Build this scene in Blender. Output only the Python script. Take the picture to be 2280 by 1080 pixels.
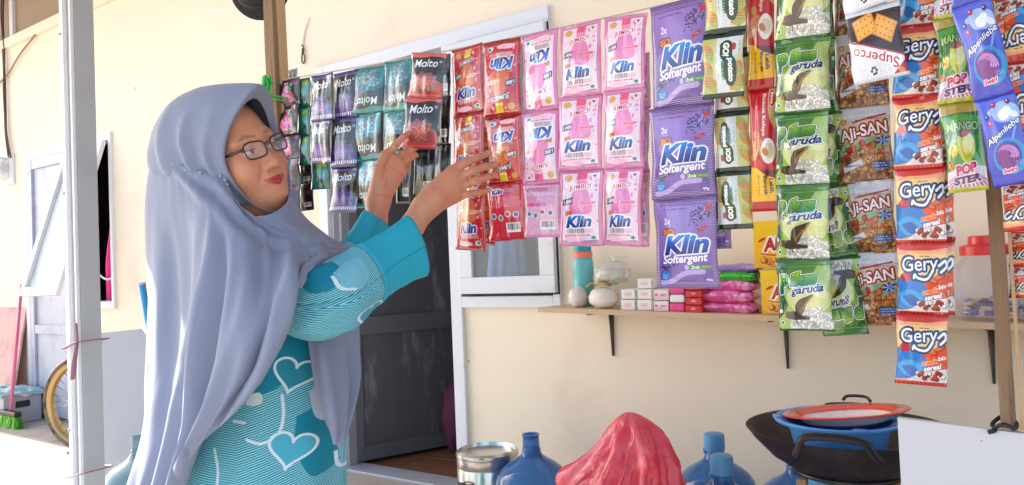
import bpy, bmesh, math, random
import numpy as np
from mathutils import Vector, Matrix
R=math.radians
rng=np.random.default_rng(7)
random.seed(7)
for o in list(bpy.data.objects): bpy.data.objects.remove(o)
SC=bpy.context.scene
# ------------------------------------------------------------------ camera
FPX,CX,CY=1650.,1140.,540.
YAW,PITCH,ROLL=R(34.6),R(1.73),R(2.4)
CAM=np.array([0.,-2.73,1.05])
def _basis():
    f0=np.array([-math.sin(YAW),math.cos(YAW),0]); r0=np.array([math.cos(YAW),math.sin(YAW),0]); u0=np.array([0,0,1.])
    f=f0*math.cos(PITCH)+u0*math.sin(PITCH); u=u0*math.cos(PITCH)-f0*math.sin(PITCH)
    return f, r0*math.cos(ROLL)-u*math.sin(ROLL), r0*math.sin(ROLL)+u*math.cos(ROLL)
FW,RT,UP=_basis()
cam_d=bpy.data.cameras.new('camera'); cam=bpy.data.objects.new('camera',cam_d); SC.collection.objects.link(cam)
cam_d.sensor_width=36.; cam_d.lens=36*FPX/2280; cam_d.clip_start=.05; cam_d.clip_end=500
M=Matrix((RT,UP,-FW)).transposed().to_4x4(); M.translation=Vector(CAM); cam.matrix_world=M
SC.camera=cam
# ------------------------------------------------------------------ world, sun, exposure
SUN_CX,SUN_CY=1.4,-.08          # metres travelled to +x / to -y for each metre the light drops
sd=Vector((SUN_CX,-SUN_CY,-1)).normalized()      # direction the light travels
w=bpy.data.worlds.new('World'); SC.world=w; w.use_nodes=True
nt=w.node_tree; nt.nodes.clear()
sky=nt.nodes.new('ShaderNodeTexSky'); sky.sky_type='NISHITA'; sky.sun_disc=False
sky.sun_elevation=math.asin(-sd.z); sky.sun_rotation=math.atan2(-sd.x,-sd.y)
sky.air_density=1.0; sky.dust_density=2.0; sky.ozone_density=1.0
bg=nt.nodes.new('ShaderNodeBackground'); bg.inputs[1].default_value=.15
ow=nt.nodes.new('ShaderNodeOutputWorld'); nt.links.new(sky.outputs[0],bg.inputs[0]); nt.links.new(bg.outputs[0],ow.inputs[0])
sl=bpy.data.lights.new('sun','SUN'); sl.energy=4.6; sl.angle=R(.6); sl.color=(1,.95,.88)
so=bpy.data.objects.new('sun',sl); SC.collection.objects.link(so); so.rotation_euler=sd.to_track_quat('-Z','Y').to_euler()
vs=SC.view_settings; vs.view_transform='Standard'; vs.look='None'; vs.gamma=1; vs.use_curve_mapping=False
vs.exposure=1.6
SC.render.engine='CYCLES'; SC.cycles.use_denoising=True
SC.cycles.max_bounces=10; SC.cycles.diffuse_bounces=4; SC.cycles.glossy_bounces=4; SC.cycles.transmission_bounces=8; SC.cycles.transparent_max_bounces=12
SC.cycles.sample_clamp_indirect=6

# ------------------------------------------------------------------ helpers
def ray(x,y): return FW+(x-CX)/FPX*RT-(y-CY)/FPX*UP
def aty(x,y,Y=0.):                       # where the line of sight meets an upright plane parallel to the house
    d=ray(x,y); return CAM+d*((Y-CAM[1])/d[1])
def atz(x,y,Z=0.):
    d=ray(x,y); return CAM+d*((Z-CAM[2])/d[2])
def atd(x,y,D): return CAM+ray(x,y)*D
def link(o): SC.collection.objects.link(o); return o
def thing(name,label,cat,loc=(0,0,0),group=None):
    o=bpy.data.objects.new(name,None); link(o); o.location=Vector(loc); o.empty_display_size=.05
    tag(o,label,cat,group); return o
def tag(o,label=None,cat=None,group=None,kind=None):
    if label: o['label']=label
    if cat: o['category']=cat
    if group: o['group']=group
    if kind: o['kind']=kind
    return o
def rootloc(o):
    v=Vector((0,0,0))
    while o is not None: v=v+o.location; o=o.parent
    return np.array(v)
class MB:
    def __init__(s): s.v=[]; s.f=[]; s.uv={}; s.mi=[]; s.n=0
    def add(s,v,f,uv=None,mi=0):
        v=np.asarray(v,float).reshape(-1,3); s.v.append(v)
        for i,q in enumerate(f):
            if uv is not None: s.uv[len(s.f)]=[tuple(uv[j]) for j in q]
            s.f.append([j+s.n for j in q]); s.mi.append(mi)
        s.n+=len(v); return s
    def box(s,a,b,bev=0,mi=0,rot=None):
        a,b=np.minimum(np.array(a,float),np.array(b,float)),np.maximum(np.array(a,float),np.array(b,float))
        bm=bmesh.new(); bmesh.ops.create_cube(bm,size=1)
        c=(a+b)/2; d=b-a
        for v in bm.verts: v.co=Vector((v.co.x*d[0],v.co.y*d[1],v.co.z*d[2]))
        if bev>0: bmesh.ops.bevel(bm,geom=list(bm.edges),offset=min(bev,min(d)*.45),segments=2,affect='EDGES',profile=.6)
        return s.bm(bm,c,rot,mi)
    def bm(s,bm,c=(0,0,0),rot=None,mi=0):
        bm.verts.index_update()
        V=np.array([v.co[:] for v in bm.verts])
        if rot is not None: V=V@np.array(rot.to_3x3()).T
        s.add(V+np.array(c),[[v.index for v in f.verts] for f in bm.faces],mi=mi); bm.free(); return s
    def tube(s,P,r,n=8,cap=True,mi=0,sq=None):
        P=np.asarray(P,float); m=len(P); r=np.broadcast_to(np.asarray(r,float),(m,))
        T=np.gradient(P,axis=0); T/=np.linalg.norm(T,axis=1)[:,None]+1e-12
        up=np.array([0,0,1.]) if abs(T[0][2])<.9 else np.array([1.,0,0])
        A=np.cross(T[0],up); A/=np.linalg.norm(A); rings=[]; uv=[]; L=0
        for i in range(m):
            A=A-T[i]*(A@T[i]); A/=np.linalg.norm(A); B=np.cross(T[i],A)
            th=np.arange(n)*2*np.pi/n
            rings.append(P[i]+r[i]*(np.cos(th)[:,None]*A+np.sin(th)[:,None]*B*(sq or 1)))
        V=np.concatenate(rings); F=[]
        for i in range(m-1):
            for j in range(n):
                k=(j+1)%n; F.append([i*n+j,i*n+k,(i+1)*n+k,(i+1)*n+j])
        if cap: F.append(list(range(n))[::-1]); F.append([(m-1)*n+j for j in range(n)])
        return s.add(V,F,mi=mi)
    def lathe(s,prof,c=(0,0,0),n=32,mi=0,wob=None,axis=None,caps=False):
        prof=np.asarray(prof,float); m=len(prof); th=np.arange(n)*2*np.pi/n
        V=np.zeros((m,n,3))
        V[:,:,0]=prof[:,0:1]*np.cos(th); V[:,:,1]=prof[:,0:1]*np.sin(th); V[:,:,2]=prof[:,1:2]
        if wob is not None: V=wob(V)
        V=V.reshape(-1,3)
        if axis is not None: V=V@np.array(axis.to_3x3()).T
        F=[]
        for i in range(m-1):
            for j in range(n):
                k=(j+1)%n; F.append([i*n+j,i*n+k,(i+1)*n+k,(i+1)*n+j])
        if caps and prof[0,0]>1e-6: F.append([j for j in range(n)][::-1])
        if caps and prof[-1,0]>1e-6: F.append([(m-1)*n+j for j in range(n)])
        return s.add(V+np.array(c),F,mi=mi)
    def grid(s,P,uv=None,mi=0,flip=False):
        P=np.asarray(P,float); a,b=P.shape[:2]; F=[]
        for i in range(a-1):
            for j in range(b-1):
                q=[i*b+j,i*b+j+1,(i+1)*b+j+1,(i+1)*b+j]; F.append(q[::-1] if flip else q)
        return s.add(P.reshape(-1,3),F,None if uv is None else np.asarray(uv).reshape(-1,2),mi)
    def build(s,name,mats,parent=None,smooth=False,world=True,thick=0,sub=0,autos=None):
        V=np.concatenate(s.v)
        if parent is not None and world: V=V-rootloc(parent)
        me=bpy.data.meshes.new(name); me.from_pydata(V.tolist(),[],s.f)
        if not isinstance(mats,(list,tuple)): mats=[mats]
        for m in mats: me.materials.append(m)
        if len(mats)>1: me.polygons.foreach_set('material_index',s.mi)
        if s.uv:
            ul=me.uv_layers.new(name='UVMap'); d=np.zeros((len(me.loops),2))
            for p in me.polygons:
                if p.index in s.uv:
                    for k,li in enumerate(p.loop_indices): d[li]=s.uv[p.index][k]
            ul.data.foreach_set('uv',d.ravel())
        me.validate(); me.update()
        if smooth:
            me.polygons.foreach_set('use_smooth',[True]*len(me.polygons))
            if autos: me.set_sharp_from_angle(angle=R(autos))
        o=bpy.data.objects.new(name,me); link(o)
        if parent is not None: o.parent=parent
        if thick:
            md=o.modifiers.new('thickness','SOLIDIFY'); md.thickness=thick; md.offset=0
        if sub:
            md=o.modifiers.new('subsurf','SUBSURF'); md.levels=sub; md.render_levels=sub
        return o
def copy_tree(o,parent=None):
    c=o.copy(); link(c); c.parent=parent
    for ch in list(o.children): copy_tree(ch,c)
    return c
def spline(P,n):
    """Catmull-Rom through P (m,k) -> (n,k)"""
    P=np.asarray(P,float); m=len(P)
    Q=np.concatenate([[2*P[0]-P[1]],P,[2*P[-1]-P[-2]]]); t=np.linspace(0,m-1-1e-9,n); i=t.astype(int); f=(t-i)[:,None]
    a,b,c,d=Q[i],Q[i+1],Q[i+2],Q[i+3]
    return .5*((2*b)+(c-a)*f+(2*a-5*b+4*c-d)*f**2+(3*b-a-3*c+d)*f**3)
def smooth_grid(G,a,b):
    G=np.asarray(G,float); r,c,k=G.shape
    A=np.stack([spline(G[:,j],a) for j in range(c)],1)
    return np.stack([spline(A[i],b) for i in range(a)],0)
def vnoise(P,seed=0,freq=1.):
    """smooth value noise in 3D, vectorised, about -1..1"""
    P=np.asarray(P,float)*freq+seed*17.31; i=np.floor(P).astype(np.int64); f=P-i; f=f*f*(3-2*f)
    def h(ix,iy,iz):
        n=(ix*374761393+iy*668265263+iz*2147483647+seed*1274126177)&0x7fffffff
        n=((n^(n>>13))*1274126177)&0x7fffffff
        return ((n^(n>>16))&0xffff)/32767.5-1
    x,y,z=i[...,0],i[...,1],i[...,2]; r=0
    for dx in (0,1):
        for dy in (0,1):
            for dz in (0,1):
                wt=(f[...,0] if dx else 1-f[...,0])*(f[...,1] if dy else 1-f[...,1])*(f[...,2] if dz else 1-f[...,2])
                r=r+wt*h(x+dx,y+dy,z+dz)
    return r
# ------------------------------------------------------------------ materials
def lin(c):
    c=np.asarray(c,float)/255.; return tuple(np.where(c<=.04045,c/12.92,((c+.055)/1.055)**2.4))
def mat(name,col,rough=.5,metal=0.,var=.12,vscale=6.,bump=0.,bscale=60.,spec=.5,coat=0.,trans=0.,sss=0.,col2=None,c2scale=3.,c2lo=.5,c2hi=.65,stretch=None,rvar=.1,sheen=0.,specks=None):
    m=bpy.data.materials.new(name); m.use_nodes=True; t=m.node_tree; b=t.nodes['Principled BSDF']; L=t.links.new
    b.inputs['Roughness'].default_value=rough; b.inputs['Metallic'].default_value=metal
    b.inputs['Specular IOR Level'].default_value=spec; b.inputs['Coat Weight'].default_value=coat
    b.inputs['Coat Roughness'].default_value=.08
    b.inputs['Transmission Weight'].default_value=trans
    if sheen: b.inputs['Sheen Weight'].default_value=sheen
    if sss:
        b.inputs['Subsurface Weight'].default_value=sss; b.inputs['Subsurface Radius'].default_value=(1,.35,.2); b.inputs['Subsurface Scale'].default_value=.006
    tc=t.nodes.new('ShaderNodeTexCoord'); src=tc.outputs['Object']
    if stretch:
        mp=t.nodes.new('ShaderNodeMapping'); mp.inputs['Scale'].default_value=stretch; L(src,mp.inputs[0]); src=mp.outputs[0]
    n=t.nodes.new('ShaderNodeTexNoise'); n.inputs['Scale'].default_value=vscale; n.inputs['Detail'].default_value=6; n.inputs['Roughness'].default_value=.6; L(src,n.inputs[0])
    hs=t.nodes.new('ShaderNodeMix'); hs.data_type='RGBA'; hs.blend_type='MIX'
    c=np.array(col[:3]); hs.inputs[6].default_value=(*np.clip(c*(1-var),0,1),1); hs.inputs[7].default_value=(*np.clip(c*(1+var),0,1),1)
    L(n.outputs[0],hs.inputs[0]); out=hs.outputs[2]
    if col2 is not None:
        n2=t.nodes.new('ShaderNodeTexNoise'); n2.inputs['Scale'].default_value=c2scale; n2.inputs['Detail'].default_value=8; n2.inputs['Roughness'].default_value=.65; L(src,n2.inputs[0])
        rp=t.nodes.new('ShaderNodeMapRange'); rp.inputs[1].default_value=c2lo; rp.inputs[2].default_value=c2hi; L(n2.outputs[0],rp.inputs[0])
        mx=t.nodes.new('ShaderNodeMix'); mx.data_type='RGBA'; L(rp.outputs[0],mx.inputs[0]); L(out,mx.inputs[6]); mx.inputs[7].default_value=(*col2[:3],1); out=mx.outputs[2]
    L(out,b.inputs['Base Color'])
    if rvar:
        rr=t.nodes.new('ShaderNodeMapRange'); rr.inputs[3].default_value=max(0,rough-rvar); rr.inputs[4].default_value=min(1,rough+rvar); L(n.outputs[0],rr.inputs[0]); L(rr.outputs[0],b.inputs['Roughness'])
    if specks is not None:
        n3=t.nodes.new('ShaderNodeTexNoise'); n3.inputs['Scale'].default_value=specks[1]; n3.inputs['Detail'].default_value=3; L(tc.outputs['Object'],n3.inputs[0])
        r3=t.nodes.new('ShaderNodeMapRange'); r3.inputs[1].default_value=specks[2]; r3.inputs[2].default_value=specks[2]+.03; r3.inputs[4].default_value=specks[3]; L(n3.outputs[0],r3.inputs[0])
        m3=t.nodes.new('ShaderNodeMix'); m3.data_type='RGBA'; L(r3.outputs[0],m3.inputs[0]); L(out,m3.inputs[6]); m3.inputs[7].default_value=(*specks[0][:3],1); L(m3.outputs[2],b.inputs['Base Color'])
    if bump:
        nb=t.nodes.new('ShaderNodeTexNoise'); nb.inputs['Scale'].default_value=bscale; nb.inputs['Detail'].default_value=4; L(src,nb.inputs[0])
        bp=t.nodes.new('ShaderNodeBump'); bp.inputs['Strength'].default_value=min(1,bump); bp.inputs['Distance'].default_value=.004; L(nb.outputs[0],bp.inputs['Height']); L(bp.outputs[0],b.inputs['Normal'])
    return m
def mat_img(name,img,rough=.3,metal=0.,coat=.5,bump=.35,bscale=28.,stretch=(1,1,.45),spec=.5,bdist=.004):
    m=bpy.data.materials.new(name); m.use_nodes=True; t=m.node_tree; b=t.nodes['Principled BSDF']; L=t.links.new
    im=t.nodes.new('ShaderNodeTexImage'); im.image=img; im.interpolation='Linear'; im.extension='EXTEND'
    L(im.outputs[0],b.inputs['Base Color']); b.inputs['Roughness'].default_value=rough; b.inputs['Metallic'].default_value=metal
    b.inputs['Coat Weight'].default_value=coat; b.inputs['Coat Roughness'].default_value=.10; b.inputs['Coat IOR'].default_value=1.72; b.inputs['Specular IOR Level'].default_value=spec
    if bump:
        tc=t.nodes.new('ShaderNodeTexCoord'); oi=t.nodes.new('ShaderNodeObjectInfo')
        ad=t.nodes.new('ShaderNodeVectorMath'); ad.operation='MULTIPLY_ADD'; ad.inputs[1].default_value=stretch; L(tc.outputs['Object'],ad.inputs[0])
        cm=t.nodes.new('ShaderNodeCombineXYZ'); ml=t.nodes.new('ShaderNodeMath'); ml.operation='MULTIPLY'; ml.inputs[1].default_value=37.; L(oi.outputs['Random'],ml.inputs[0]); L(ml.outputs[0],cm.inputs[0]); L(ml.outputs[0],cm.inputs[1]); L(cm.outputs[0],ad.inputs[2])
        nb=t.nodes.new('ShaderNodeTexNoise'); nb.inputs['Scale'].default_value=bscale; nb.inputs['Detail'].default_value=3; nb.inputs['Distortion'].default_value=.6; L(ad.outputs[0],nb.inputs[0])
        bp=t.nodes.new('ShaderNodeBump'); bp.inputs['Strength'].default_value=bump; bp.inputs['Distance'].default_value=bdist; L(nb.outputs[0],bp.inputs['Height']); L(bp.outputs[0],b.inputs['Normal']); L(bp.outputs[0],b.inputs['Coat Normal'])
    return m
def mat_clear(name,col,alpha_t=.7,rough=.08,thin=True):
    """thin clear plastic or window glass: mostly see-through with a glossy skin"""
    m=bpy.data.materials.new(name); m.use_nodes=True; t=m.node_tree; t.nodes.clear(); L=t.links.new
    o=t.nodes.new('ShaderNodeOutputMaterial'); tr=t.nodes.new('ShaderNodeBsdfTransparent'); tr.inputs[0].default_value=(*col,1)
    gl=t.nodes.new('ShaderNodeBsdfPrincipled'); gl.inputs['Base Color'].default_value=(*col,1); gl.inputs['Roughness'].default_value=rough
    mx=t.nodes.new('ShaderNodeMixShader'); fr=t.nodes.new('ShaderNodeLayerWeight'); fr.inputs[0].default_value=.25
    mr=t.nodes.new('ShaderNodeMapRange'); mr.inputs[3].default_value=1-alpha_t; mr.inputs[4].default_value=min(1,1-alpha_t+.55); L(fr.outputs['Fresnel'],mr.inputs[0])
    L(mr.outputs[0],mx.inputs[0]); L(tr.outputs[0],mx.inputs[1]); L(gl.outputs[0],mx.inputs[2]); L(mx.outputs[0],o.inputs[0])
    return m
# ------------------------------------------------------------------ printed artwork, rasterised here from outlines
_tx={}
def text_tris(s,bold=0.,shear=0.):
    k=(s,round(bold,3),round(shear,3))
    if k not in _tx:
        cu=bpy.data.curves.new('lettering','FONT'); cu.body=s; cu.offset=bold; cu.shear=shear; cu.resolution_u=4; cu.align_x='CENTER'
        ob=bpy.data.objects.new('lettering',cu); me=bpy.data.meshes.new_from_object(ob)
        me.calc_loop_triangles()
        V=np.array([v.co[:2] for v in me.vertices]); T=np.array([t.vertices[:] for t in me.loop_triangles])
        tri=V[T]; lo=tri.reshape(-1,2).min(0); hi=tri.reshape(-1,2).max(0)
        tri=tri-(lo+hi)/2; _tx[k]=(tri,hi-lo)
        bpy.data.objects.remove(ob); bpy.data.meshes.remove(me); bpy.data.curves.remove(cu)
    return _tx[k]
class Art:
    """canvas in units of its own width: x 0..1, y 0..A downwards"""
    def __init__(s,A,px=220,bg=(255,255,255)):
        s.W=px; s.H=int(px*A); s.A=A; s.a=np.zeros((s.H,s.W,3)); s.a[:]=np.array(bg)/255.
        s.X,s.Y=np.meshgrid((np.arange(s.W)+.5)/px,(np.arange(s.H)+.5)/px)
    def fill(s,m,c,al=1.):
        c=np.asarray(c,float)/255.
        k=(m*al)[...,None]; s.a=s.a*(1-k)+(c if c.ndim==3 else c[None,None])*k
    def grad(s,c0,c1,axis='y',a=0,b=None):
        b=(s.A if axis=='y' else 1) if b is None else b
        t=np.clip(((s.Y if axis=='y' else s.X)-a)/(b-a),0,1)[...,None]
        return np.array(c0)*(1-t)+np.array(c1)*t
    def poly(s,P):
        P=np.asarray(P,float); m=np.zeros((s.H,s.W),bool); n=len(P)
        x0,x1=max(0,int(P[:,0].min()*s.W)-1),min(s.W,int(P[:,0].max()*s.W)+2); y0,y1=max(0,int(P[:,1].min()*s.W)-1),min(s.H,int(P[:,1].max()*s.W)+2)
        if x1<=x0 or y1<=y0: return m.astype(float)
        X,Y=s.X[y0:y1,x0:x1],s.Y[y0:y1,x0:x1]; k=np.zeros(X.shape,bool)
        for i in range(n):
            a,b=P[i],P[(i+1)%n]
            if a[1]==b[1]: continue
            c=((a[1]>Y)!=(b[1]>Y))&(X<(b[0]-a[0])*(Y-a[1])/(b[1]-a[1])+a[0]); k^=c
        m[y0:y1,x0:x1]=k; return m.astype(float)
    def curve(s,P,n=40): 
        return s.poly(spline(np.array(list(P)+[P[0]]),n)[:-1])
    def ell(s,x,y,rx,ry,rot=0):
        m=np.zeros((s.H,s.W)); r=max(rx,ry); x0,x1=max(0,int((x-r)*s.W)-1),min(s.W,int((x+r)*s.W)+2); y0,y1=max(0,int((y-r)*s.W)-1),min(s.H,int((y+r)*s.W)+2)
        if x1<=x0 or y1<=y0: return m
        c,sn=math.cos(rot),math.sin(rot); X=s.X[y0:y1,x0:x1]-x; Y=s.Y[y0:y1,x0:x1]-y
        d=((X*c+Y*sn)/rx)**2+((-X*sn+Y*c)/ry)**2
        m[y0:y1,x0:x1]=np.clip((1-np.sqrt(d))*min(rx,ry)*s.W+.5,0,1); return m
    def rect(s,x0,y0,x1,y1): return ((s.X>=x0)&(s.X<x1)&(s.Y>=y0)&(s.Y<y1)).astype(float)
    def line(s,P,wd):
        P=np.asarray(P,float); m=np.zeros((s.H,s.W))
        wd=np.broadcast_to(np.asarray(wd,float),(len(P),))
        for i in range(len(P)-1):
            a,b=P[i],P[i+1]; r=max(wd[i],wd[i+1])
            x0,x1=max(0,int((min(a[0],b[0])-r)*s.W)-1),min(s.W,int((max(a[0],b[0])+r)*s.W)+2); y0,y1=max(0,int((min(a[1],b[1])-r)*s.W)-1),min(s.H,int((max(a[1],b[1])+r)*s.W)+2)
            if x1<=x0 or y1<=y0: continue
            X=s.X[y0:y1,x0:x1]-a[0]; Y=s.Y[y0:y1,x0:x1]-a[1]; d=b-a; t=np.clip((X*d[0]+Y*d[1])/(d@d+1e-12),0,1)
            D=np.hypot(X-t*d[0],Y-t*d[1]); ww=(wd[i]*(1-t)+wd[i+1]*t)/2
            m[y0:y1,x0:x1]=np.maximum(m[y0:y1,x0:x1],np.clip((ww-D)*s.W+.5,0,1))
        return m
    def text(s,st,x,y,w=None,h=None,rot=0,bold=.015,shear=0,flip=False):
        tri,sz=text_tris(st,bold,shear); sx=(w/sz[0]) if w else h/sz[1]; sy=(h/sz[1]) if h else sx
        T=tri*np.array([sx,-sy]); c,sn=math.cos(rot),math.sin(rot)
        T=T@np.array([[c,sn],[-sn,c]])+np.array([x,y]); T=T*s.W; m=np.zeros((s.H,s.W))
        for a,b,d in T:
            x0,x1=max(0,int(min(a[0],b[0],d[0]))),min(s.W,int(max(a[0],b[0],d[0]))+1); y0,y1=max(0,int(min(a[1],b[1],d[1]))),min(s.H,int(max(a[1],b[1],d[1]))+1)
            if x1<=x0 or y1<=y0: continue
            den=(b[1]-d[1])*(a[0]-d[0])+(d[0]-b[0])*(a[1]-d[1])
            if abs(den)<1e-9: continue
            X=np.arange(x0,x1)+.5; Y=(np.arange(y0,y1)+.5)[:,None]
            u=((b[1]-d[1])*(X-d[0])+(d[0]-b[0])*(Y-d[1]))/den; v=((d[1]-a[1])*(X-d[0])+(a[0]-d[0])*(Y-d[1]))/den
            k=(u>=-1e-6)&(v>=-1e-6)&(u+v<=1+1e-6); m[y0:y1,x0:x1]=np.maximum(m[y0:y1,x0:x1],k)
        return m
    def grow(s,m,r):
        k=int(round(r*s.W)); o=m.copy()
        for dy in range(-k,k+1):
            for dx in range(-k,k+1):
                if dx*dx+dy*dy<=k*k+.5 and (dx or dy):
                    q=np.zeros_like(m); ys,xs=slice(max(0,dy),s.H+min(0,dy)),slice(max(0,dx),s.W+min(0,dx)); ys2,xs2=slice(max(0,-dy),s.H+min(0,-dy)),slice(max(0,-dx),s.W+min(0,-dx))
                    q[ys,xs]=m[ys2,xs2]; o=np.maximum(o,q)
        return o
    def word(s,st,x,y,w,h=None,rot=0,bold=.03,shear=0,col=(255,255,255),ol=None,olw=.012,ol2=None,olw2=.03):
        m=s.text(st,x,y,w,h,rot,bold,shear)
        if ol2 is not None: s.fill(s.grow(m,olw2),ol2)
        if ol is not None: s.fill(s.grow(m,olw),ol)
        s.fill(m,col); return m
    def blobs(s,n,box,r,cols,seed=0,sq=.8,edge=.6):
        g=np.random.default_rng(seed)
        for _ in range(n):
            x=g.uniform(box[0],box[2]); y=g.uniform(box[1],box[3]); q=r*g.uniform(.7,1.3); c=np.array(cols[g.integers(len(cols))]); t=g.uniform(0,3)
            s.fill(s.ell(x,y,q,q*sq,t),c*edge); s.fill(s.ell(x-q*.12,y-q*.15,q*.8,q*sq*.75,t),c)
    def speck(s,am=.03,seed=0):
        g=np.random.default_rng(seed); n=g.normal(size=(s.H//3+2,s.W//3+2,1)); n=np.kron(n,np.ones((3,3,1)))[:s.H,:s.W]; s.a=np.clip(s.a*(1+am*n),0,1)
    def scribble(s,x,y,w,h,col,rows=1,seed=0,al=.9):
        """print too small to read in the photograph: broken fine lines"""
        g=np.random.default_rng(seed)
        for r in range(rows):
            xx=x
            while xx<x+w:
                l=g.uniform(.01,.05); s.fill(s.rect(xx,y+r*h*1.8,min(x+w,xx+l),y+r*h*1.8+h),col,al*g.uniform(.6,1)); xx+=l+.012
    def image(s,name,rot180=False):
        a=np.clip(s.a,0,1)**1.42
        if rot180: a=a[::-1,::-1]
        im=bpy.data.images.new(name,s.W,s.H); p=np.ones((s.H,s.W,4),np.float32); p[...,:3]=a[::-1]
        im.pixels.foreach_set(p.ravel()); im.update(); im.pack(); return im
def flower(A,x,y,r,c0,c1,cc,n=9,seed=1,layers=4,flat=.75):
    g=np.random.default_rng(seed)
    for L in range(layers):
        q=r*(1-.2*L)
        for i in range(n):
            a=i*2*math.pi/n+L*.35+g.uniform(-.1,.1); t=g.uniform(.0,1)
            c=np.array(c0)*(1-t*.5)+np.array(c1)*t*.5; px,py=x+math.cos(a)*q*.52,y+math.sin(a)*q*.52*flat
            A.fill(A.ell(px,py,q*.5,q*.24,math.atan2(math.sin(a)*flat,math.cos(a))),c*.6)
            A.fill(A.ell(px,py,q*.46,q*.19,math.atan2(math.sin(a)*flat,math.cos(a))),c*(.82+.1*L))
    A.blobs(10,(x-r*.1,y-r*.1,x+r*.1,y+r*.1),r*.06,[cc],seed)
def scriptM(A,y,col=(245,245,250),x=.48,w=.66):
    A.word('Molto',x,y,w,h=w*.36,rot=-.06,bold=.012,shear=.25,col=col)
    A.fill(A.ell(x+w*.62,y-.06,.035,.035),col); A.fill(A.ell(x+w*.62,y-.06,.02,.02),(30,30,35))
    A.scribble(x-.25,y+.2,.5,.015,(170,160,170),2,3,.6)
def d_molto(kind):
    A=Art(1.38,200,(22,20,24)); H=A.A
    A.fill(np.ones((A.H,A.W)),A.grad((40,36,42),(12,11,14)))
    if kind=='purple':
        A.fill(A.rect(0,0,1,.10),(76,52,140)); A.fill(A.rect(0,.1,1,.12),(150,130,200))
        scriptM(A,.32)
        A.fill(A.ell(.5,1.12,.62,.32),(74,46,140),.9); flower(A,.5,.96,.40,(160,144,206),(104,74,170),(240,150,60),10,2)
        A.fill(A.rect(0,1.16,1,1.3),(88,60,160))
        for i in range(14): A.fill(A.poly([(i/14+.005,1.29),(i/14+.045,1.29),(i/14+.075,1.2),(i/14+.035,1.2)]),(230,225,245))
        A.fill(A.rect(0,1.3,1,H),(60,40,110))
    elif kind=='teal':
        A.fill(A.rect(0,0,1,.08),(18,150,150))
        scriptM(A,.34,(230,245,245))
        A.fill(A.curve([(-.1,.14),(.3,.2),(.7,.12),(1.1,.2),(1.1,-.05),(-.1,-.05)]),(30,170,165))
        A.fill(A.ell(.5,1.25,.8,.62),(24,140,150)); A.fill(A.ell(.5,1.3,.7,.5),(40,176,180),.8)
        flower(A,.5,.98,.44,(190,224,232),(70,150,180),(250,150,50),9,5,4,.85)
        A.fill(A.rect(0,1.3,1,H),(30,160,160))
    else:
        A.fill(A.rect(0,0,1,.11),(226,120,122)); A.fill(A.curve([(-.1,.12),(.3,.17),(.7,.1),(1.1,.17),(1.1,0),(-.1,0)]),(230,130,130))
        scriptM(A,.33)
        A.fill(A.ell(.5,1.22,.66,.44),(215,92,96)); flower(A,.5,.94,.42,(226,150,142),(196,84,84),(255,196,140),10,4)
        A.fill(A.rect(0,1.24,1,H),(214,90,96)); A.scribble(.08,1.3,.84,.02,(250,210,205),1,5,.6)
    A.speck(.03); return A
def d_perfume():
    A=Art(1.1,140,(28,22,30)); A.fill(A.ell(.75,.4,.28,.4),(92,38,84),.6)
    A.fill(A.curve([(.42,.2),(.56,.2),(.56,.38),(.7,.55),(.68,.9),(.3,.9),(.28,.55),(.42,.38)]),(214,60,150)); A.fill(A.rect(.4,.12,.58,.2),(240,190,225)); A.fill(A.ell(.5,.7,.13,.1),(245,150,210)); A.scribble(.36,.6,.26,.02,(255,225,245),3,2)
    A.fill(A.ell(.86,.18,.1,.1),(150,60,120)); A.fill(A.rect(0,0,1,.05),(60,55,62)); A.fill(A.rect(0,1.04,1,1.1),(60,55,62)); A.speck(.05,2); return A
def d_refill():
    A=Art(1.15,140,(20,140,140)); A.fill(A.rect(.3,.1,.8,1),A.grad((190,205,70),(40,140,90))); A.fill(A.ell(.6,.55,.2,.22),(120,190,200)); A.blobs(14,(.3,.6,.85,1.),.07,[(60,150,190),(90,90,170),(180,205,80)],4); A.scribble(.34,.2,.4,.03,(245,250,240),2,7); A.fill(A.rect(0,0,1,.06),(20,110,115)); A.fill(A.rect(0,1.08,1,1.15),(20,110,115)); A.speck(.04,3); return A
def d_back(bg,bar,fg,circ=None):
    A=Art(1.38,160,bg)
    A.fill(A.rect(.08,.1,.92,.24),np.array(bg)*.85+20); A.scribble(.12,.13,.6,.03,fg,2,3); A.scribble(.1,.33,.8,.016,fg,9,5,.7)
    if circ:
        for i,c in enumerate(circ): A.fill(A.ell(.18+.2*i,.78+.05*math.sin(i*2),.075,.075),(245,245,250)); A.fill(A.ell(.18+.2*i,.78+.05*math.sin(i*2),.055,.055),c)
    A.fill(A.rect(.5,.95,.88,1.18),(245,245,248)); g=np.random.default_rng(3); x=.53
    while x<.85:
        wd=g.uniform(.008,.022); A.fill(A.rect(x,.97,x+wd,1.12),(25,25,30)); x+=wd+g.uniform(.008,.02)
    A.fill(A.rect(0,0,1,.06),bar); A.fill(A.rect(0,1.31,1,1.38),bar); A.speck(.04,4); return A
def klin(A,x,y,w,h,rot=-.05,ol=(250,250,255)):
    m=A.text('Klin',x,y,w,h,rot,.05,.28)
    A.fill(A.grow(m,.03),(255,255,255),.55); A.fill(A.grow(m,.018),ol); A.fill(m,A.grad((20,165,235),(22,52,150),'y',y-h*.5,y+h*.5))
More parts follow.
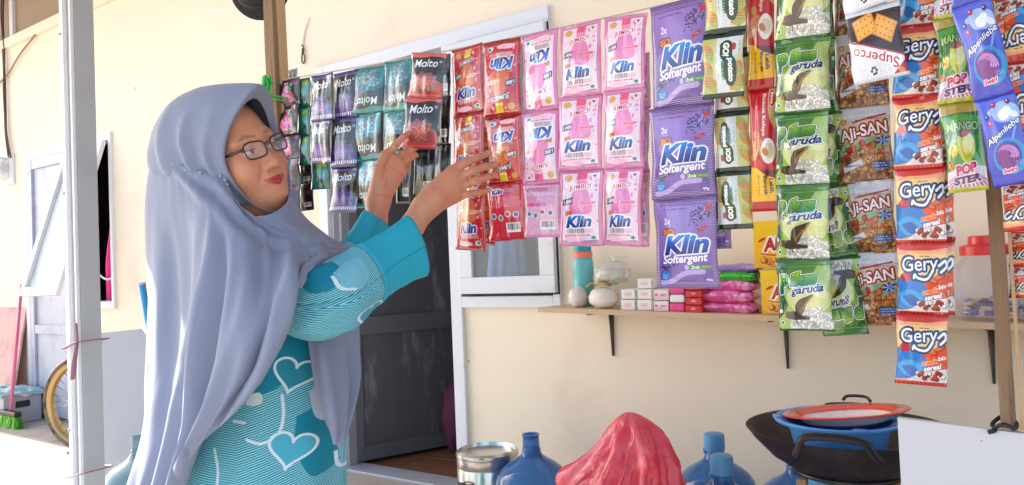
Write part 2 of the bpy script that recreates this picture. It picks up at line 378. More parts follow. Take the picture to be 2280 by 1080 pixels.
def d_jumbo(red):
    A=Art(1.5,230,(206,34,54) if red else (236,150,200)); H=A.A
    bd=(196,28,48) if red else (240,172,212)
    inner=(214,52,66) if red else (246,226,238)
    A.fill(A.rect(.07,.07,.93,H-.1),(250,190,190) if red else (120,110,124)); A.fill(A.rect(.08,.08,.92,H-.11),inner)
    g=np.random.default_rng(4)
    for i in range(60):
        c=[(240,120,140),(250,205,215),(200,40,60),(255,240,240)] if red else [(244,170,204),(252,214,232),(226,232,240),(238,140,186)]
        A.fill(A.ell(g.uniform(.1,.9),g.uniform(.1,H-.12),g.uniform(.015,.05),g.uniform(.01,.03),g.uniform(0,3)),c[g.integers(4)],.8)
    b=(232,150,96) if red else (240,150,200)
    A.fill(A.curve([(.43,.08),(.63,.08),(.63,.34),(.72,.52),(.76,.85),(.28,.85),(.32,.52),(.43,.34)]),b,.95); A.fill(A.curve([(.48,.4),(.56,.4),(.6,.8),(.5,.8)]),np.array(b)*.6+100,.6)
    A.fill(A.rect(.42,.06,.64,.2),(238,210,70) if red else (240,120,160)); A.fill(A.rect(.42,.2,.64,.25),(250,235,160) if red else (250,175,200))
    A.fill(A.ell(.22,.17,.09,.07),(226,190,120)); A.fill(A.poly([(.76,.12),(.86,.12),(.81,.17)]),(170,50,70))
    A.word('JUMBO!',.5,.36,.5,.12,-.1,.018,.1,(252,252,255) if red else (206,34,54),(40,50,120) if red else (255,255,255),.012)
    A.fill(A.poly([(.1,.6),(.1,.71),(.34,.67),(.34,.55)]),(36,52,92)); A.word('1.000',.225,.632,.2,.075,-.15,.04,.1,(255,255,255))
    A.fill(A.ell(.68,.67,.19,.045,-.08),(252,170,190) if not red else (250,220,190)); A.scribble(.54,.655,.3,.02,(214,40,90),1,3)
    A.word('so',.24,.86,.15,.07,-.05,.05,.1,(240,150,40),(120,60,20),.01)
    klin(A,.46,1.02,.62,.23)
    A.fill(A.rect(.18,1.16,.8,1.24),(226,206,214),.7)
    for i in range(9): A.fill(A.rect(.2+i*.045,1.155,.215+i*.045+.008*(i%3),1.25),(150,150,165) if not red else (235,215,215),.8)
    A.scribble(.2,1.28,.55,.016,(190,40,90),1,9)
    A.fill(A.ell(.36,1.36,.24,.055),(252,214,228)); A.fill(A.ell(.78,1.34,.09,.06),(225,240,240)); A.fill(A.ell(.8,1.33,.05,.03),(60,150,150)); A.scribble(.72,1.38,.16,.015,(40,50,60),1,2)
    A.fill(A.rect(0,0,1,.05),bd); A.fill(A.rect(0,H-.08,1,H),np.array(bd)*.95); A.speck(.02,5); return A
def d_klinback(red):
    A=d_back((222,60,90) if red else (236,196,222),(190,26,46) if red else (236,160,204),(252,225,230) if red else (190,60,130),[(60,150,190),(90,170,150),(200,70,130),(70,130,190)])
    if red: klin(A,.3,.2,.34,.12)
    else: A.fill(A.rect(.1,.5,.7,.6),(232,110,176),.7)
    return A
def d_soft():
    A=Art(1.42,300,(106,52,150)); H=A.A
    for j in range(60):
        for i in range(42):
            x,y=(i+.5*(j%2))*.0245,j*.0245
            if x<.1 or x>.9 or y<.15 or y>H-.12: A.fill(A.ell(x,y,.0075,.0075),(232,215,245))
    A.fill(A.rect(.075,.12,.925,H-.1),A.grad((178,150,214),(126,92,170)))
    A.fill(A.rect(0,0,1,.05),(150,130,180))
    g=np.random.default_rng(8)
    for k in range(12): A.fill(A.rect(.1+g.uniform(0,.7),.14,.1+g.uniform(0,.8)+.04,H-.14),(200,180,232),.08)
    A.scribble(.15,.17,.2,.012,(60,40,80),1,2); A.word('PELEMBUT',.45,.175,.22,.022,0,.0,0,(50,30,70))
    def lav(x,y,s,n,seed):
        gg=np.random.default_rng(seed)
        for _ in range(n):
            a=gg.uniform(0,1); A.fill(A.ell(x+a*s+gg.normal()*.025,y-a*s*.5+gg.normal()*.03,.014,.010,gg.uniform(0,3)),[(86,60,120),(120,90,160),(70,48,104),(190,170,215)][gg.integers(4)])
    lav(.6,.42,.3,90,1); lav(.62,.28,.25,60,5); lav(.1,1.12,.3,110,3)
    A.fill(A.poly([(.72,.5),(.86,.44),(.88,.5),(.74,.56)]),(200,40,60)); A.scribble(.76,.49,.09,.012,(255,230,230),1,2)
    A.word('2x',.24,.36,.12,.1,0,.03,.1,(238,232,250)); A.scribble(.18,.43,.13,.01,(240,235,250),1,2)
    A.fill(A.poly([(.84,.15),(.94,.13),(.94,.2),(.86,.22)]),(214,40,70))
    A.word('SO',.255,.53,.2,.09,-.04,.06,.1,(240,160,40),(120,62,20),.012)
    klin(A,.53,.73,.74,.3,-.04)
    A.word('Softergent',.5,.97,.74,.17,-.05,.03,.25,(250,246,255),(120,90,170),.008)
    A.fill(A.rect(.58,1.06,.92,1.115),(110,176,60)); A.word('2nk',.67,1.088,.15,.05,0,.03,.2,(240,250,235)); A.scribble(.77,1.08,.13,.014,(225,245,210),1,4); A.fill(A.ell(.53,1.09,.035,.04),(225,220,240),.8)
    P=spline([(.1,1.33),(.28,1.3),(.5,1.18),(.78,1.16)],30); A.fill(A.line(P,.075),(206,186,228)); A.scribble(.3,1.25,.32,.014,(110,70,150),1,3,.6)
    A.fill(A.ell(.17,1.22,.075,.075),(60,150,215)); A.scribble(.12,1.2,.1,.014,(230,245,255),3,6)
    A.fill(A.rect(.66,1.27,.78,1.31),(150,120,190)); A.word('40g',.86,1.29,.1,.045,0,.03,0,(240,236,250)); A.speck(.02,6); return A
def d_potato():
    A=Art(1.46,220,(206,214,150)); H=A.A
    A.fill(A.rect(0,.12,1,H-.1),A.grad((200,206,140),(228,226,190),'x'))
    for (x,y,s,t) in [(.12,.42,.2,.9),(.1,.82,.22,1.0),(.2,1.12,.2,.6),(.82,1.12,.22,-.7),(.85,.85,.18,-1.1),(.8,.3,.18,.5)]:
        for k in range(5): A.fill(A.ell(x+.022*k*math.cos(t),y+.03*k,s*(1-.1*k),s*.62*(1-.1*k),t),(224-8*k,158+9*k,72+13*k)); 
        for k in range(3): A.fill(A.line([(x-s*.6,y-s*.3+k*s*.28),(x+s*.6,y-s*.15+k*s*.28)],.012),(186,112,44),.7)
    A.fill(A.poly([(.34,.12),(1,.12),(.98,.5),(.7,.6),(.66,H-.12),(.36,H-.12)]),(228,234,240),.93)
    A.fill(A.curve([(.44,.28),(.6,.2),(.74,.3),(.75,.55),(.84,.7),(.84,1.05),(.74,1.22),(.6,1.16),(.56,.9),(.56,.72),(.45,.56)]),(28,92,52))
    A.fill(A.poly([(.48,.68),(.58,.68),(.6,1.08),(.5,1.06)]),(34,104,60)); A.scribble(.5,.7,.05,.03,(220,235,215),8,4)
    A.word('GO!',.59,.42,.32,.16,R(90),.07,.1,(250,252,245),(20,70,40),.008)
    A.word('potato',.69,.87,.52,.17,R(90),.05,.1,(250,252,245),(20,70,40),.008)
    A.fill(A.ell(.78,.36,.05,.085),(206,48,70));
    A.scribble(.38,.72,.04,.03,(120,120,150),7,3,.6); A.scribble(.9,.16,.05,.02,(110,120,120),10,3,.6)
    A.fill(A.rect(0,0,1,.13),(20,62,50)); A.fill(A.rect(0,H-.11,1,H),(20,62,50)); A.speck(.03,7); return A
def d_biskuit():
    A=Art(3.1,150,(214,28,48)); H=A.A
    A.fill(A.curve([(.75,.02),(1.02,.0),(1.02,1.0),(.84,.9),(.72,.5)]),(226,190,120)); A.fill(A.curve([(.9,.3),(1.02,.25),(1.02,.95),(.92,.8)]),(150,190,215))
    A.fill(A.ell(.86,.28,.13,.22),(250,215,210)); A.fill(A.ell(.86,.28,.11,.2),(206,24,40)); A.word('Roma',.86,.28,.3,.1,R(90),.04,.1,(250,245,240))
    A.word('Biskuit Kelapa',.56,.68,1.08,.17,R(90),.02,0,(250,236,226)); A.scribble(.35,.75,.03,.02,(240,180,170),14,2,.7)
    for (x,y,s,t) in [(.3,1.18,.17,.5),(.25,1.5,.2,1.2),(.42,1.42,.2,.3),(.2,1.72,.17,-.4),(.5,1.62,.18,.8)]:
        A.fill(A.ell(x,y,s,s*.72,t),(170,96,40)); A.fill(A.ell(x-.015,y-.015,s*.9,s*.62,t),(222,158,88))
        for q in range(4): A.fill(A.ell(x+(q-1.5)*s*.35,y,.012,.012),(160,90,40))
    A.fill(A.ell(.72,1.6,.25,.32),(248,246,240)); A.fill(A.ell(.74,1.6,.16,.2),(232,222,200)); A.fill(A.ell(.62,1.62,.13,.09,.6),(214,150,80))
    A.fill(A.curve([(-.05,1.9),(.4,2.05),(1.05,2.1),(1.05,2.3),(.5,2.2),(-.05,2.0)]),(130,18,36))
    A.fill(A.poly([(0,1.95),(.3,2.02),(.6,2.2),(1,2.3),(1,H-.25),(0,H-.25)]),(250,206,30))
    A.word('Lebih',.78,2.46,.36,.15,R(90),.03,0,(60,40,30)); A.word('Banyak',.56,2.46,.5,.16,R(90),.03,0,(60,40,30)); A.word('(Extra 3 pcs)',.32,2.44,.5,.09,R(90),.01,0,(110,80,30))
    A.fill(A.rect(0,H-.25,1,H),(206,26,46)); A.fill(A.rect(0,0,1,.03),(190,20,40)); A.speck(.02,8); return A
def d_pilus():
    A=Art(1.36,260,(150,190,80)); H=A.A
    A.fill(np.ones((A.H,A.W)),A.grad((84,150,40),(176,200,96),'y',.1,1.)); A.fill(A.curve([(-.1,0),(.25,.05),(.1,.5),(.2,.9),(-.1,1.1)]),(20,116,44),.95)
    A.fill(A.ell(.62,.75,.4,.3),(236,232,190),.8); A.fill(A.ell(.9,.4,.2,.35),(240,236,180),.6)
    A.fill(A.rect(0,0,1,.13),A.grad((20,120,56),(110,150,50),'x')); A.fill(A.rect(0,.125,1,.135),(230,240,200),.5)
    for i in range(5): A.fill(A.rect(0,.015+i*.022,1,.021+i*.022),(160,200,120),.5)
    m=A.text('P',.16,.46,.22,.36,-.1,.05,.15); m2=A.text('ilus',.55,.36,.5,.27,-.1,.06,.15); m=np.maximum(m,m2)
    A.fill(A.grow(m,.034),(30,70,100)); A.fill(A.grow(m,.026),(244,250,240)); A.fill(A.grow(m,.010),(10,84,80)); A.fill(m,A.grad((170,206,40),(6,120,84),'y',.28,.56))
    A.word('garuda',.62,.58,.6,.2,-.1,.035,.3,(44,52,140),(245,248,240),.012)
    A.fill(A.poly([(.2,1.25),(.3,1.02),(.5,1.1),(.9,1.0),(1,1.0),(1,H),(.2,H)]),(220,220,216)); A.blobs(170,(.26,1.06,1.,1.33),.03,[(238,238,232),(206,206,204),(248,248,244)],5,.9,.78); A.blobs(50,(.5,.92,.86,1.08),.03,[(244,244,238),(214,214,208)],6,.9,.8)
    br=(92,66,30)
    A.fill(A.curve([(.12,1.08),(.2,1.0),(.34,.98),(.44,1.04),(.62,1.08),(.6,1.13),(.42,1.14),(.3,1.15),(.2,1.12)],60),br)
    A.fill(A.curve([(.36,1.02),(.38,.86),(.5,.74),(.72,.66),(.62,.76),(.56,.9),(.48,1.04)],60),br)
    for k in range(6): A.fill(A.line([(.46+.02*k,1.0-.03*k),(.58+.03*k,.8-.025*k)],.022),(150+8*k,116+6*k,50))
    A.fill(A.ell(.2,1.03,.06,.05),(120,88,40)); A.fill(A.poly([(.12,1.03),(.06,1.08),(.16,1.08)]),(210,160,40)); A.fill(A.line([(.36,1.14),(.34,1.22)],.02),(150,110,40)); A.fill(A.line([(.44,1.14),(.44,1.2)],.02),(150,110,40))
    for (x,y) in [(.08,1.2),(.06,.98)]: A.fill(A.ell(x,y,.04,.04),(245,250,240)); A.fill(A.ell(x,y,.028,.028),(70,80,130) if y>1.1 else (230,240,225))
    A.fill(A.rect(0,H-.04,1,H),(20,120,60)); A.speck(.025,9); return A
def d_aji():
    A=Art(1.3,240,(176,126,74)); H=A.A
    A.fill(A.rect(0,0,1,.2),(226,230,238)); A.fill(A.rect(0,.2,1,.8),A.grad((214,216,220),(190,180,150)))
    for i in range(6): A.fill(A.rect(0,.02+i*.025,1,.026+i*.025),(196,204,216),.7)
    A.fill(A.poly([(0,.72),(.5,.6),(1,.45),(1,.72),(.4,.82),(0,.9)]),(150,196,160)); A.fill(A.poly([(0,.84),(.4,.74),(.75,.6),(1,.55),(1,.62),(.6,.72),(0,.92)]),(206,60,60))
    A.blobs(22,(0,.62,1,.85),.06,[(206,150,84),(160,206,176),(216,120,60),(200,60,56)],3)
    A.blobs(230,(0,.9,1,1.3),.045,[(188,132,70),(206,154,92),(150,96,46),(222,176,112)],2,.85,.6); A.blobs(60,(.55,.74,1,.95),.045,[(200,146,84),(222,176,112)],4)
    A.fill(A.ell(.13,.25,.06,.055),(222,150,50)); A.fill(A.ell(.13,.25,.03,.03),(250,200,110)); A.fill(A.poly([(.3,.27),(.92,.17),(.92,.2),(.3,.3)]),(190,40,56)); A.scribble(.36,.24,.5,.018,(190,40,56),1,4)
    A.word('AJi-SAN',.5,.47,.88,.26,-.13,.02,.0,(250,248,248),(170,30,44),.03,(230,190,120),.042)
    A.fill(A.ell(.85,.62,.1,.07),(90,120,190)); 
    for k in range(12): A.fill(A.line([(.85,.62),(.85+.12*math.cos(k*.52),.62+.09*math.sin(k*.52))],.014),(50,80,170) if k%2 else (220,230,245))
    A.scribble(.4,.82,.5,.05,(170,30,40),1,5)
    A.fill(A.poly([(.06,1.02),(.44,.9),(.46,1.0),(.08,1.12)]),(220,225,235)); A.fill(A.poly([(.04,1.02),(.07,1.0),(.1,1.12),(.06,1.13)]),(200,40,50)); A.scribble(.12,.99,.28,.035,(60,60,130),1,8)
    A.fill(A.rect(.64,.97,.94,1.1),(40,90,160)); A.scribble(.66,.99,.26,.025,(190,215,240),3,9); A.speck(.03,10); return A
def d_super():
    A=Art(1.08,260,(70,44,40)); H=A.A
    A.fill(np.ones((A.H,A.W)),A.grad((62,38,36),(96,66,60),'y'))
    for (x,y,t) in [(.3,.72,.5),(.66,.8,-.25)]:
        c,sn=math.cos(t),math.sin(t); q=[(-.2,-.16),(.2,-.16),(.2,.16),(-.2,.16)]
        A.fill(A.poly([(x+a*c-b*sn,y+a*sn+b*c) for a,b in q]),(236,170,70)); A.fill(A.poly([(x+.86*(a*c-b*sn),y+.86*(a*sn+b*c)) for a,b in q]),(246,196,110))
        for i in range(4):
            for j in range(3): a,b=-.14+i*.09,-.1+j*.1; A.fill(A.ell(x+a*c-b*sn,y+a*sn+b*c,.013,.013),(190,110,40))
    A.fill(A.poly([(0,0),(1,0),(1,.62),(.9,.62),(0,.22)]),(232,234,240));
    A.fill(A.poly([(0,.28),(0,.1),(1,.42),(1,.62)]),(244,244,248)); A.fill(A.line([(0,.29),(1,.63)],.025),(206,40,70))
    A.word('Superco',.52,.34,.86,.2,R(18),.008,.0,(206,36,62),(250,246,250),.016)
    A.fill(A.ell(.58,.14,.075,.075),(240,242,245)); 
    for k in range(6): A.fill(A.ell(.58+.045*math.cos(k),.14+.045*math.sin(k),.02,.02),(30,30,40))
    A.fill(A.poly([(0,.0),(.32,.0),(0,.22)]),(196,50,60)); A.fill(A.ell(.1,.08,.05,.05),(226,160,90)); A.scribble(.12,.1,.14,.02,(250,230,230),1,3)
    A.fill(A.rect(0,H-.09,1,H),(226,230,236)); A.fill(A.rect(0,0,1,.05),(220,224,232)); A.speck(.03,11); return A
def d_gery():
    A=Art(1.34,250,(240,206,150)); H=A.A
    A.fill(A.rect(0,.13,1,.8),A.grad((248,214,150),(250,226,184))); A.fill(A.rect(0,0,1,.15),A.grad((206,50,44),(226,110,96),'y',0,.15)); A.fill(A.curve([(-.05,.1),(.4,.17),(1.05,.1),(1.05,.2),(.4,.2),(-.05,.22)]),(250,190,160),.9)
    A.fill(A.poly([(.5,.68),(1,.55),(1,1.0),(.5,1.05)]),(240,110,40)); A.fill(A.curve([(-.05,.65),(.3,.62),(.55,.75),(.62,1.0),(.3,1.2),(-.05,1.2)]),(58,150,214))   # plain blue swirl where the mascot sits
    A.fill(A.curve([(.0,.95),(.25,.85),(.5,.95),(.5,1.12),(.2,1.18)]),(96,186,234),.9); A.fill(A.ell(.22,.6,.17,.09,-.3),(206,40,60)); A.fill(A.curve([(.1,1.0),(.3,.95),(.45,1.08),(.3,1.16)]),(40,110,180),.7)
    for (x,y,t) in [(.72,.68,.5),(.86,.62,-.4),(.62,1.12,.2),(.78,1.06,-.2),(.9,.95,.4)]: A.fill(A.ell(x,y,.12,.06,t),(186,84,30)); A.fill(A.ell(x-.01,y-.01,.1,.045,t),(236,136,66))
    A.fill(A.poly([(.3,1.2),(.6,1.06),(1,1.0),(1,H-.06),(.2,H-.06)]),(236,228,226)); A.blobs(16,(.4,1.08,.95,1.22),.05,[(214,110,50),(180,70,60),(240,236,232)],3)
    for i in range(4): A.fill(A.rect(.35,1.2+i*.02,1,1.206+i*.02),(170,160,160),.5)
    m=np.maximum(A.text('Gery',.46,.42,.72,.34,-.06,.0,.05),np.maximum(A.line(spline([(.72,.52),(.6,.66),(.42,.64),(.36,.58),(.34,.64)],30),.04),A.line(spline([(.84,.42),(.95,.34),(.98,.44),(.88,.54)],20),.045)))
    A.fill(A.grow(m,.045),(60,76,130)); A.fill(A.grow(m,.03),(44,60,120)); A.fill(A.grow(m,.004),(246,248,255))
    A.fill(A.ell(.55,.6,.10,.02),(70,96,160),.5); A.scribble(.46,.24,.2,.02,(70,60,90),1,3)
    A.word('snack',.66,.88,.32,.09,-.2,.04,.2,(240,120,30),(255,235,200),.008); A.word('bis',.9,.8,.16,.08,-.2,.04,.2,(250,250,250),(220,90,40),.006); A.word('sereal',.72,.98,.36,.1,-.18,.04,.25,(252,252,252),(90,110,170),.01)
    A.fill(A.rect(0,H-.07,1,H),(206,56,48)); 
    for i in range(12): A.fill(A.rect(.03+i*.082,H-.06,.06+i*.082,H-.01),(236,140,120),.6)
    A.speck(.025,12); return A
def d_pop():
    A=Art(1.75,200,(60,150,60)); H=A.A
    A.fill(np.ones((A.H,A.W)),A.grad((30,120,50),(110,190,80))); A.fill(A.rect(0,0,1,.24),(198,178,92)); 
    for i in range(5): A.fill(A.rect(0,.02+i*.045,1,.03+i*.045),(226,212,140),.6)
    A.fill(A.poly([(.0,.3),(.5,.25),(1,.34),(1,.5),(0,.5)]),(120,200,90),.7); A.word('MANGO',.52,.5,.8,.17,.02,.02,0,(190,220,150),(60,110,60),.02)
    A.fill(A.curve([(.35,.7),(.65,.62),(.8,.82),(.72,1.1),(.5,1.2),(.35,1.0)]),(206,214,90)); A.fill(A.ell(.6,.85,.14,.2,.4),(236,232,150)); A.fill(A.ell(.22,.95,.11,.12),(226,196,60)); A.fill(A.ell(.26,.92,.06,.06),(246,226,120)); A.fill(A.ell(.55,.65,.15,.06,-.3),(190,60,70))   # plain fruit shapes, no mascot
    A.fill(A.poly([(0,1.35),(.5,1.25),(1,1.3),(1,H),(0,H)]),(228,220,232)); 
    for k in range(14): A.fill(A.poly([(.5,1.3),(k/7-.5,H),(k/7-.43,H)]),(196,60,110),.7)
    A.word('POP',.5,1.32,.56,.2,-.12,.07,.1,(214,50,120),(250,245,250),.02); A.word('STER',.5,1.52,.72,.15,-.08,.07,.15,(120,60,130),(245,240,248),.016)
    A.fill(A.ell(.12,1.24,.08,.07),(226,130,40)); A.fill(A.rect(0,H-.09,1,H),(200,204,40)); A.speck(.03,13); return A
def d_alpen():
    A=Art(2.0,200,(96,110,214)); H=A.A
    A.fill(np.ones((A.H,A.W)),A.grad((120,132,226),(84,92,200)))
    for i in range(5): A.fill(A.rect(0,.02+i*.035,1,.03+i*.035),(150,160,236),.5); A.fill(A.rect(0,H-.2+i*.035,1,H-.19+i*.035),(130,140,230),.5)
    A.fill(A.curve([(.3,.3),(.6,.15),(.95,.3),(.95,.6),(.6,.62),(.4,.55)]),(190,214,240),.9); A.fill(A.ell(.62,.46,.14,.12),(246,246,250)); A.fill(A.ell(.72,.36,.1,.08),(240,244,250)); A.fill(A.ell(.85,.48,.12,.07,.5),(235,240,250))  # splash of milk
    for (x,y,c) in [(.2,.45,(50,70,150)),(.26,.6,(200,60,100)),(.42,.2,(200,70,120)),(.78,.18,(120,60,130)),(.3,.36,(180,190,236))]: A.fill(A.ell(x,y,.065,.065),c); A.fill(A.ell(x-.02,y-.02,.02,.02),(240,235,250))
    A.fill(A.line([(.85,.75),(.6,1.3)],.05),(150,190,240)); A.word('Alpenliebe',.52,.84,.98,.18,-.45,.015,.2,(250,250,255),(50,56,140),.02)
    A.fill(A.ell(.58,1.38,.42,.4),(70,176,214),.9); A.fill(A.ell(.54,1.36,.33,.32),(90,100,206))
    A.fill(A.ell(.52,1.36,.29,.28),(150,70,160))
    for k in range(4):
        P=[(.52+(.26-.05*k)*math.cos(t),1.36+(.22-.045*k)*math.sin(t)-.01*k) for t in np.linspace(-2.6+.3*k,.2+.2*k,14)]; A.fill(A.line(P,np.linspace(.012,.04,14)),(226,180,226))
    A.word('Swirl',.5,1.68,.36,.1,-.05,.05,.2,(214,60,120),(245,240,250),.014); A.scribble(.68,1.5,.2,.02,(190,230,240),3,4,.7); A.speck(.03,14); return A
def d_ahh():
    A=Art(1.0,220,(250,214,20)); A.fill(np.ones((A.H,A.W)),A.grad((250,220,30),(244,196,16)))
    m=A.text('Ah',.4,.5,.44,.3,-.12,.05,.25); A.fill(A.grow(m,.035),(252,250,240)); A.fill(m,(206,40,40)); A.fill(A.line(spline([(.16,.7),(.5,.74),(.9,.58)],20),.03),(220,60,40)); A.fill(A.ell(.18,.4,.09,.03,-.5),(210,50,40))
    A.blobs(16,(.1,.84,.9,.96),.07,[(236,160,60),(246,186,90),(214,130,40)],2); A.speck(.02,15); return A
# ------------------------------------------------------------------ palette
m_wall=mat('cream_paint',lin((244,226,201)),.75,specks=(lin((150,120,96)),17,.735,.6),var=.03,vscale=2.2,bump=.25,bscale=45,col2=lin((226,204,182)),c2scale=1.7,c2lo=.55,c2hi=.8)
m_alu=mat('white_aluminium',lin((222,222,226)),.35,var=.04,spec=.5,col2=lin((190,188,188)),c2scale=9,c2lo=.6,c2hi=.75)
m_galv=mat('grey_metal',lin((180,180,186)),.45,metal=.15,var=.05,vscale=12,col2=lin((164,165,178)),c2scale=6,c2lo=.5,c2hi=.8)
m_dark=mat('dark_rubber',lin((34,32,34)),.6,var=.15)
m_black=mat('black_plastic',lin((28,27,32)),.4,var=.15)
m_doorgrey=mat('grey_door_panel',lin((186,188,202)),.4,var=.04,col2=lin((168,168,182)),c2scale=5)
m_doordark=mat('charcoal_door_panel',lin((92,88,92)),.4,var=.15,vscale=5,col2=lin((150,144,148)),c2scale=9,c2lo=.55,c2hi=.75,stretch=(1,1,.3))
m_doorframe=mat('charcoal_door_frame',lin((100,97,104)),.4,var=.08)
m_ply=mat('brown_plywood',lin((166,142,118)),.8,var=.12,vscale=8,stretch=(1,1,5))
m_wood=mat('weathered_wood',lin((150,120,92)),.8,var=.22,vscale=20,stretch=(6,6,.5),bump=.5,bscale=60,col2=lin((112,88,70)),c2scale=10)
m_wood2=mat('pale_batten_wood',lin((196,160,120)),.75,var=.15,vscale=20,stretch=(6,6,.5),bump=.4)
m_shelf=mat('shelf_wood',lin((204,172,140)),.6,var=.12,vscale=10,stretch=(.6,8,8),bump=.2)
m_conc=mat('concrete_ground',lin((176,166,154)),.85,var=.12,vscale=3,bump=.5,bscale=50,col2=lin((140,130,120)),c2scale=2.2)
m_tile=mat('brown_floor_tile',lin((150,98,66)),.3,var=.12,vscale=7)
m_grout=mat('tile_grout',lin((190,170,150)),.8)
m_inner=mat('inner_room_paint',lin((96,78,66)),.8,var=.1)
m_glass=mat_clear('window_glass',(.93,.95,.96),.86,.03)
m_rust=mat('rusty_wire',lin((96,80,70)),.6,metal=.5)
# ------------------------------------------------------------------ ground
b=MB(); b.add([(-60,-60,-.03),(60,-60,-.03),(60,60,-.03),(-60,60,-.03)],[[0,1,2,3]])
tag(b.build('ground',m_conc),kind='structure')
b=MB(); b.box((-12,-1.9,-.028),(9,0.0,0.0),.012); tag(b.build('porch_floor',m_conc),kind='structure')
# room behind the doors
b=MB(); x0,x1,y0,y1,z1=-7.6,1.2,.121,3.0,2.6
b.add([(x0,y0,0),(x1,y0,0),(x1,y1,0),(x0,y1,0),(x0,y0,z1),(x1,y0,z1),(x1,y1,z1),(x0,y1,z1)],[[4,5,6,7],[0,3,7,4],[1,2,6,5][::-1],[2,3,7,6]])
tag(b.build('room_interior',m_inner),kind='structure')
fl=thing('room_floor','floor','floor'); del fl['label']; del fl['category']; tag(fl,kind='structure')
b=MB(); b.box((x0,.0,-.028),(x1,y1,-.004)); b.build('grout_bed',m_grout,fl)
tile_me=None; T=.395
for i in range(9):
    for j in range(7):
        tx,ty=-3.6+i*.4,.01+j*.4
        if tile_me is None:
            b=MB(); b.box((0,0,-.012),(T,T,.0),.003); o=b.build('tile',m_tile,fl); tile_me=o.data
        else:
            o=bpy.data.objects.new('tile',tile_me); link(o); o.parent=fl
        o.location=(tx,ty,.0005*((i*7+j*3)%3))
b=MB(); b.box((-4.55,.13,0),(-4.45,3.0,2.6)); tag(b.build('room_partition',m_inner),kind='structure')
# ------------------------------------------------------------------ house
house=thing('house','single storey cream painted house wall with white framed doors and casement windows','house')
LU=(-6.68,-5.30); CU=(-3.125,-1.632)     # the two door-and-window openings
TH=.12; LWX=-5.93; CPX=-2.20              # where each door meets its window
def wall():
    xs=[-14,LU[0],LWX,LU[1],CU[0],CPX,CU[1],6]; zs=[-.03,.0,.86,2.12,2.165,3.05]
    holes=[(LU[0],LWX,0,2.12),(LWX,LU[1],.86,2.12),(CU[0],CPX,0,2.165),(CPX,CU[1],.86,2.165)]
    b=MB()
    def hole(x,z): return any(a<x<c and d<z<e for a,c,d,e in holes)
    for i in range(len(xs)-1):
        for j in range(len(zs)-1):
            xm,zm=(xs[i]+xs[i+1])/2,(zs[j]+zs[j+1])/2
            if hole(xm,zm): continue
            a,c,d,e=xs[i],xs[i+1],zs[j],zs[j+1]
            b.add([(a,0,d),(c,0,d),(c,0,e),(a,0,e)],[[0,1,2,3]]); b.add([(a,TH,d),(c,TH,d),(c,TH,e),(a,TH,e)],[[3,2,1,0]])
            for (dx,dz,q) in ((-1,0,[(a,d),(a,e)]),(1,0,[(c,e),(c,d)]),(0,-1,[(c,d),(a,d)]),(0,1,[(a,e),(c,e)])):
                nx,nz=(a-.001 if dx<0 else c+.001 if dx>0 else xm),(d-.001 if dz<0 else e+.001 if dz>0 else zm)
                if hole(nx,nz): (p,r),(s,t)=q; b.add([(p,0,r),(s,0,t),(s,TH,t),(p,TH,r)],[[0,1,2,3]])
    return b
wall().build('wall',m_wall,house)
b=MB(); b.box((-14,-.03,3.05),(-2.6,.0,3.13),.006); b.build('beam',m_wall,house)
for i in range(8):
    b=MB(); b.box((-13+i*1.22,.03,3.13),(-13+i*1.22+1.20,.045,3.75)); b.build('plywood_panel',m_ply,house)
    b=MB(); b.box((-13.04+i*1.22,.0,3.13),(-12.98+i*1.22,.03,3.75),.004); b.build('batten',m_alu,house)
b=MB(); b.box((-14,-.75,3.75),(6,3.6,3.82)); b.build('roof',m_galv,house)
# porch roof over the right part of the front (unseen, added to keep the sun off the goods)
pr=thing('porch_shade_roof','corrugated grey sheet roof out of view, added to shade the porch and goods','roof',(-1,-.7,3.6))
b=MB(); n=60; X=np.linspace(-7.4,4,n*4); P=np.stack([np.stack([X,np.full_like(X,y),3.62+.012*np.sin(np.arange(len(X))*1.57)-.12*(-y/1.35)],1) for y in (-.0,-1.35)]); b.grid(P); b.build('porch_shade_sheet',m_galv,pr,thick=.002)
aw=thing('sunshade','grey tarpaulin awning out of view, added to keep sun off the stall','sunshade',(-.2,-2.3,2.45))  # unseen, edges placed so shade covers goods and head but spares the back
b=MB(); X=np.linspace(-3.45,4,30); P=np.stack([np.stack([X,np.full_like(X,y),2.50-.06*(i)+.02*np.sin(X*3)],1) for i,y in enumerate((-1.30,-2.2,-3.2))]); b.grid(P); b.build('sunshade_sheet',m_galv,aw,thick=.003)
# neighbours across the yard are out of the picture
def door_unit(xa,xp,xb,ztop,sill,fw=.06):
    """white frame of a door (xa..xp) with a window (xp..xb) beside it"""
    f=MB(); y0,y1=-.022,.06
    f.box((xa,y0,0),(xa+fw,y1,ztop),.004); f.box((xp-fw/2,y0,0),(xp+fw/2,y1,ztop-fw),.004); f.box((xb-fw*.55,y0,sill),(xb,y1,ztop-fw),.004)
    f.box((xa+fw,y0,ztop-fw),(xb,y1,ztop),.004); f.box((xp+fw/2,y0,sill),(xb-fw*.55,y1,sill+fw*.8),.004)
    return f
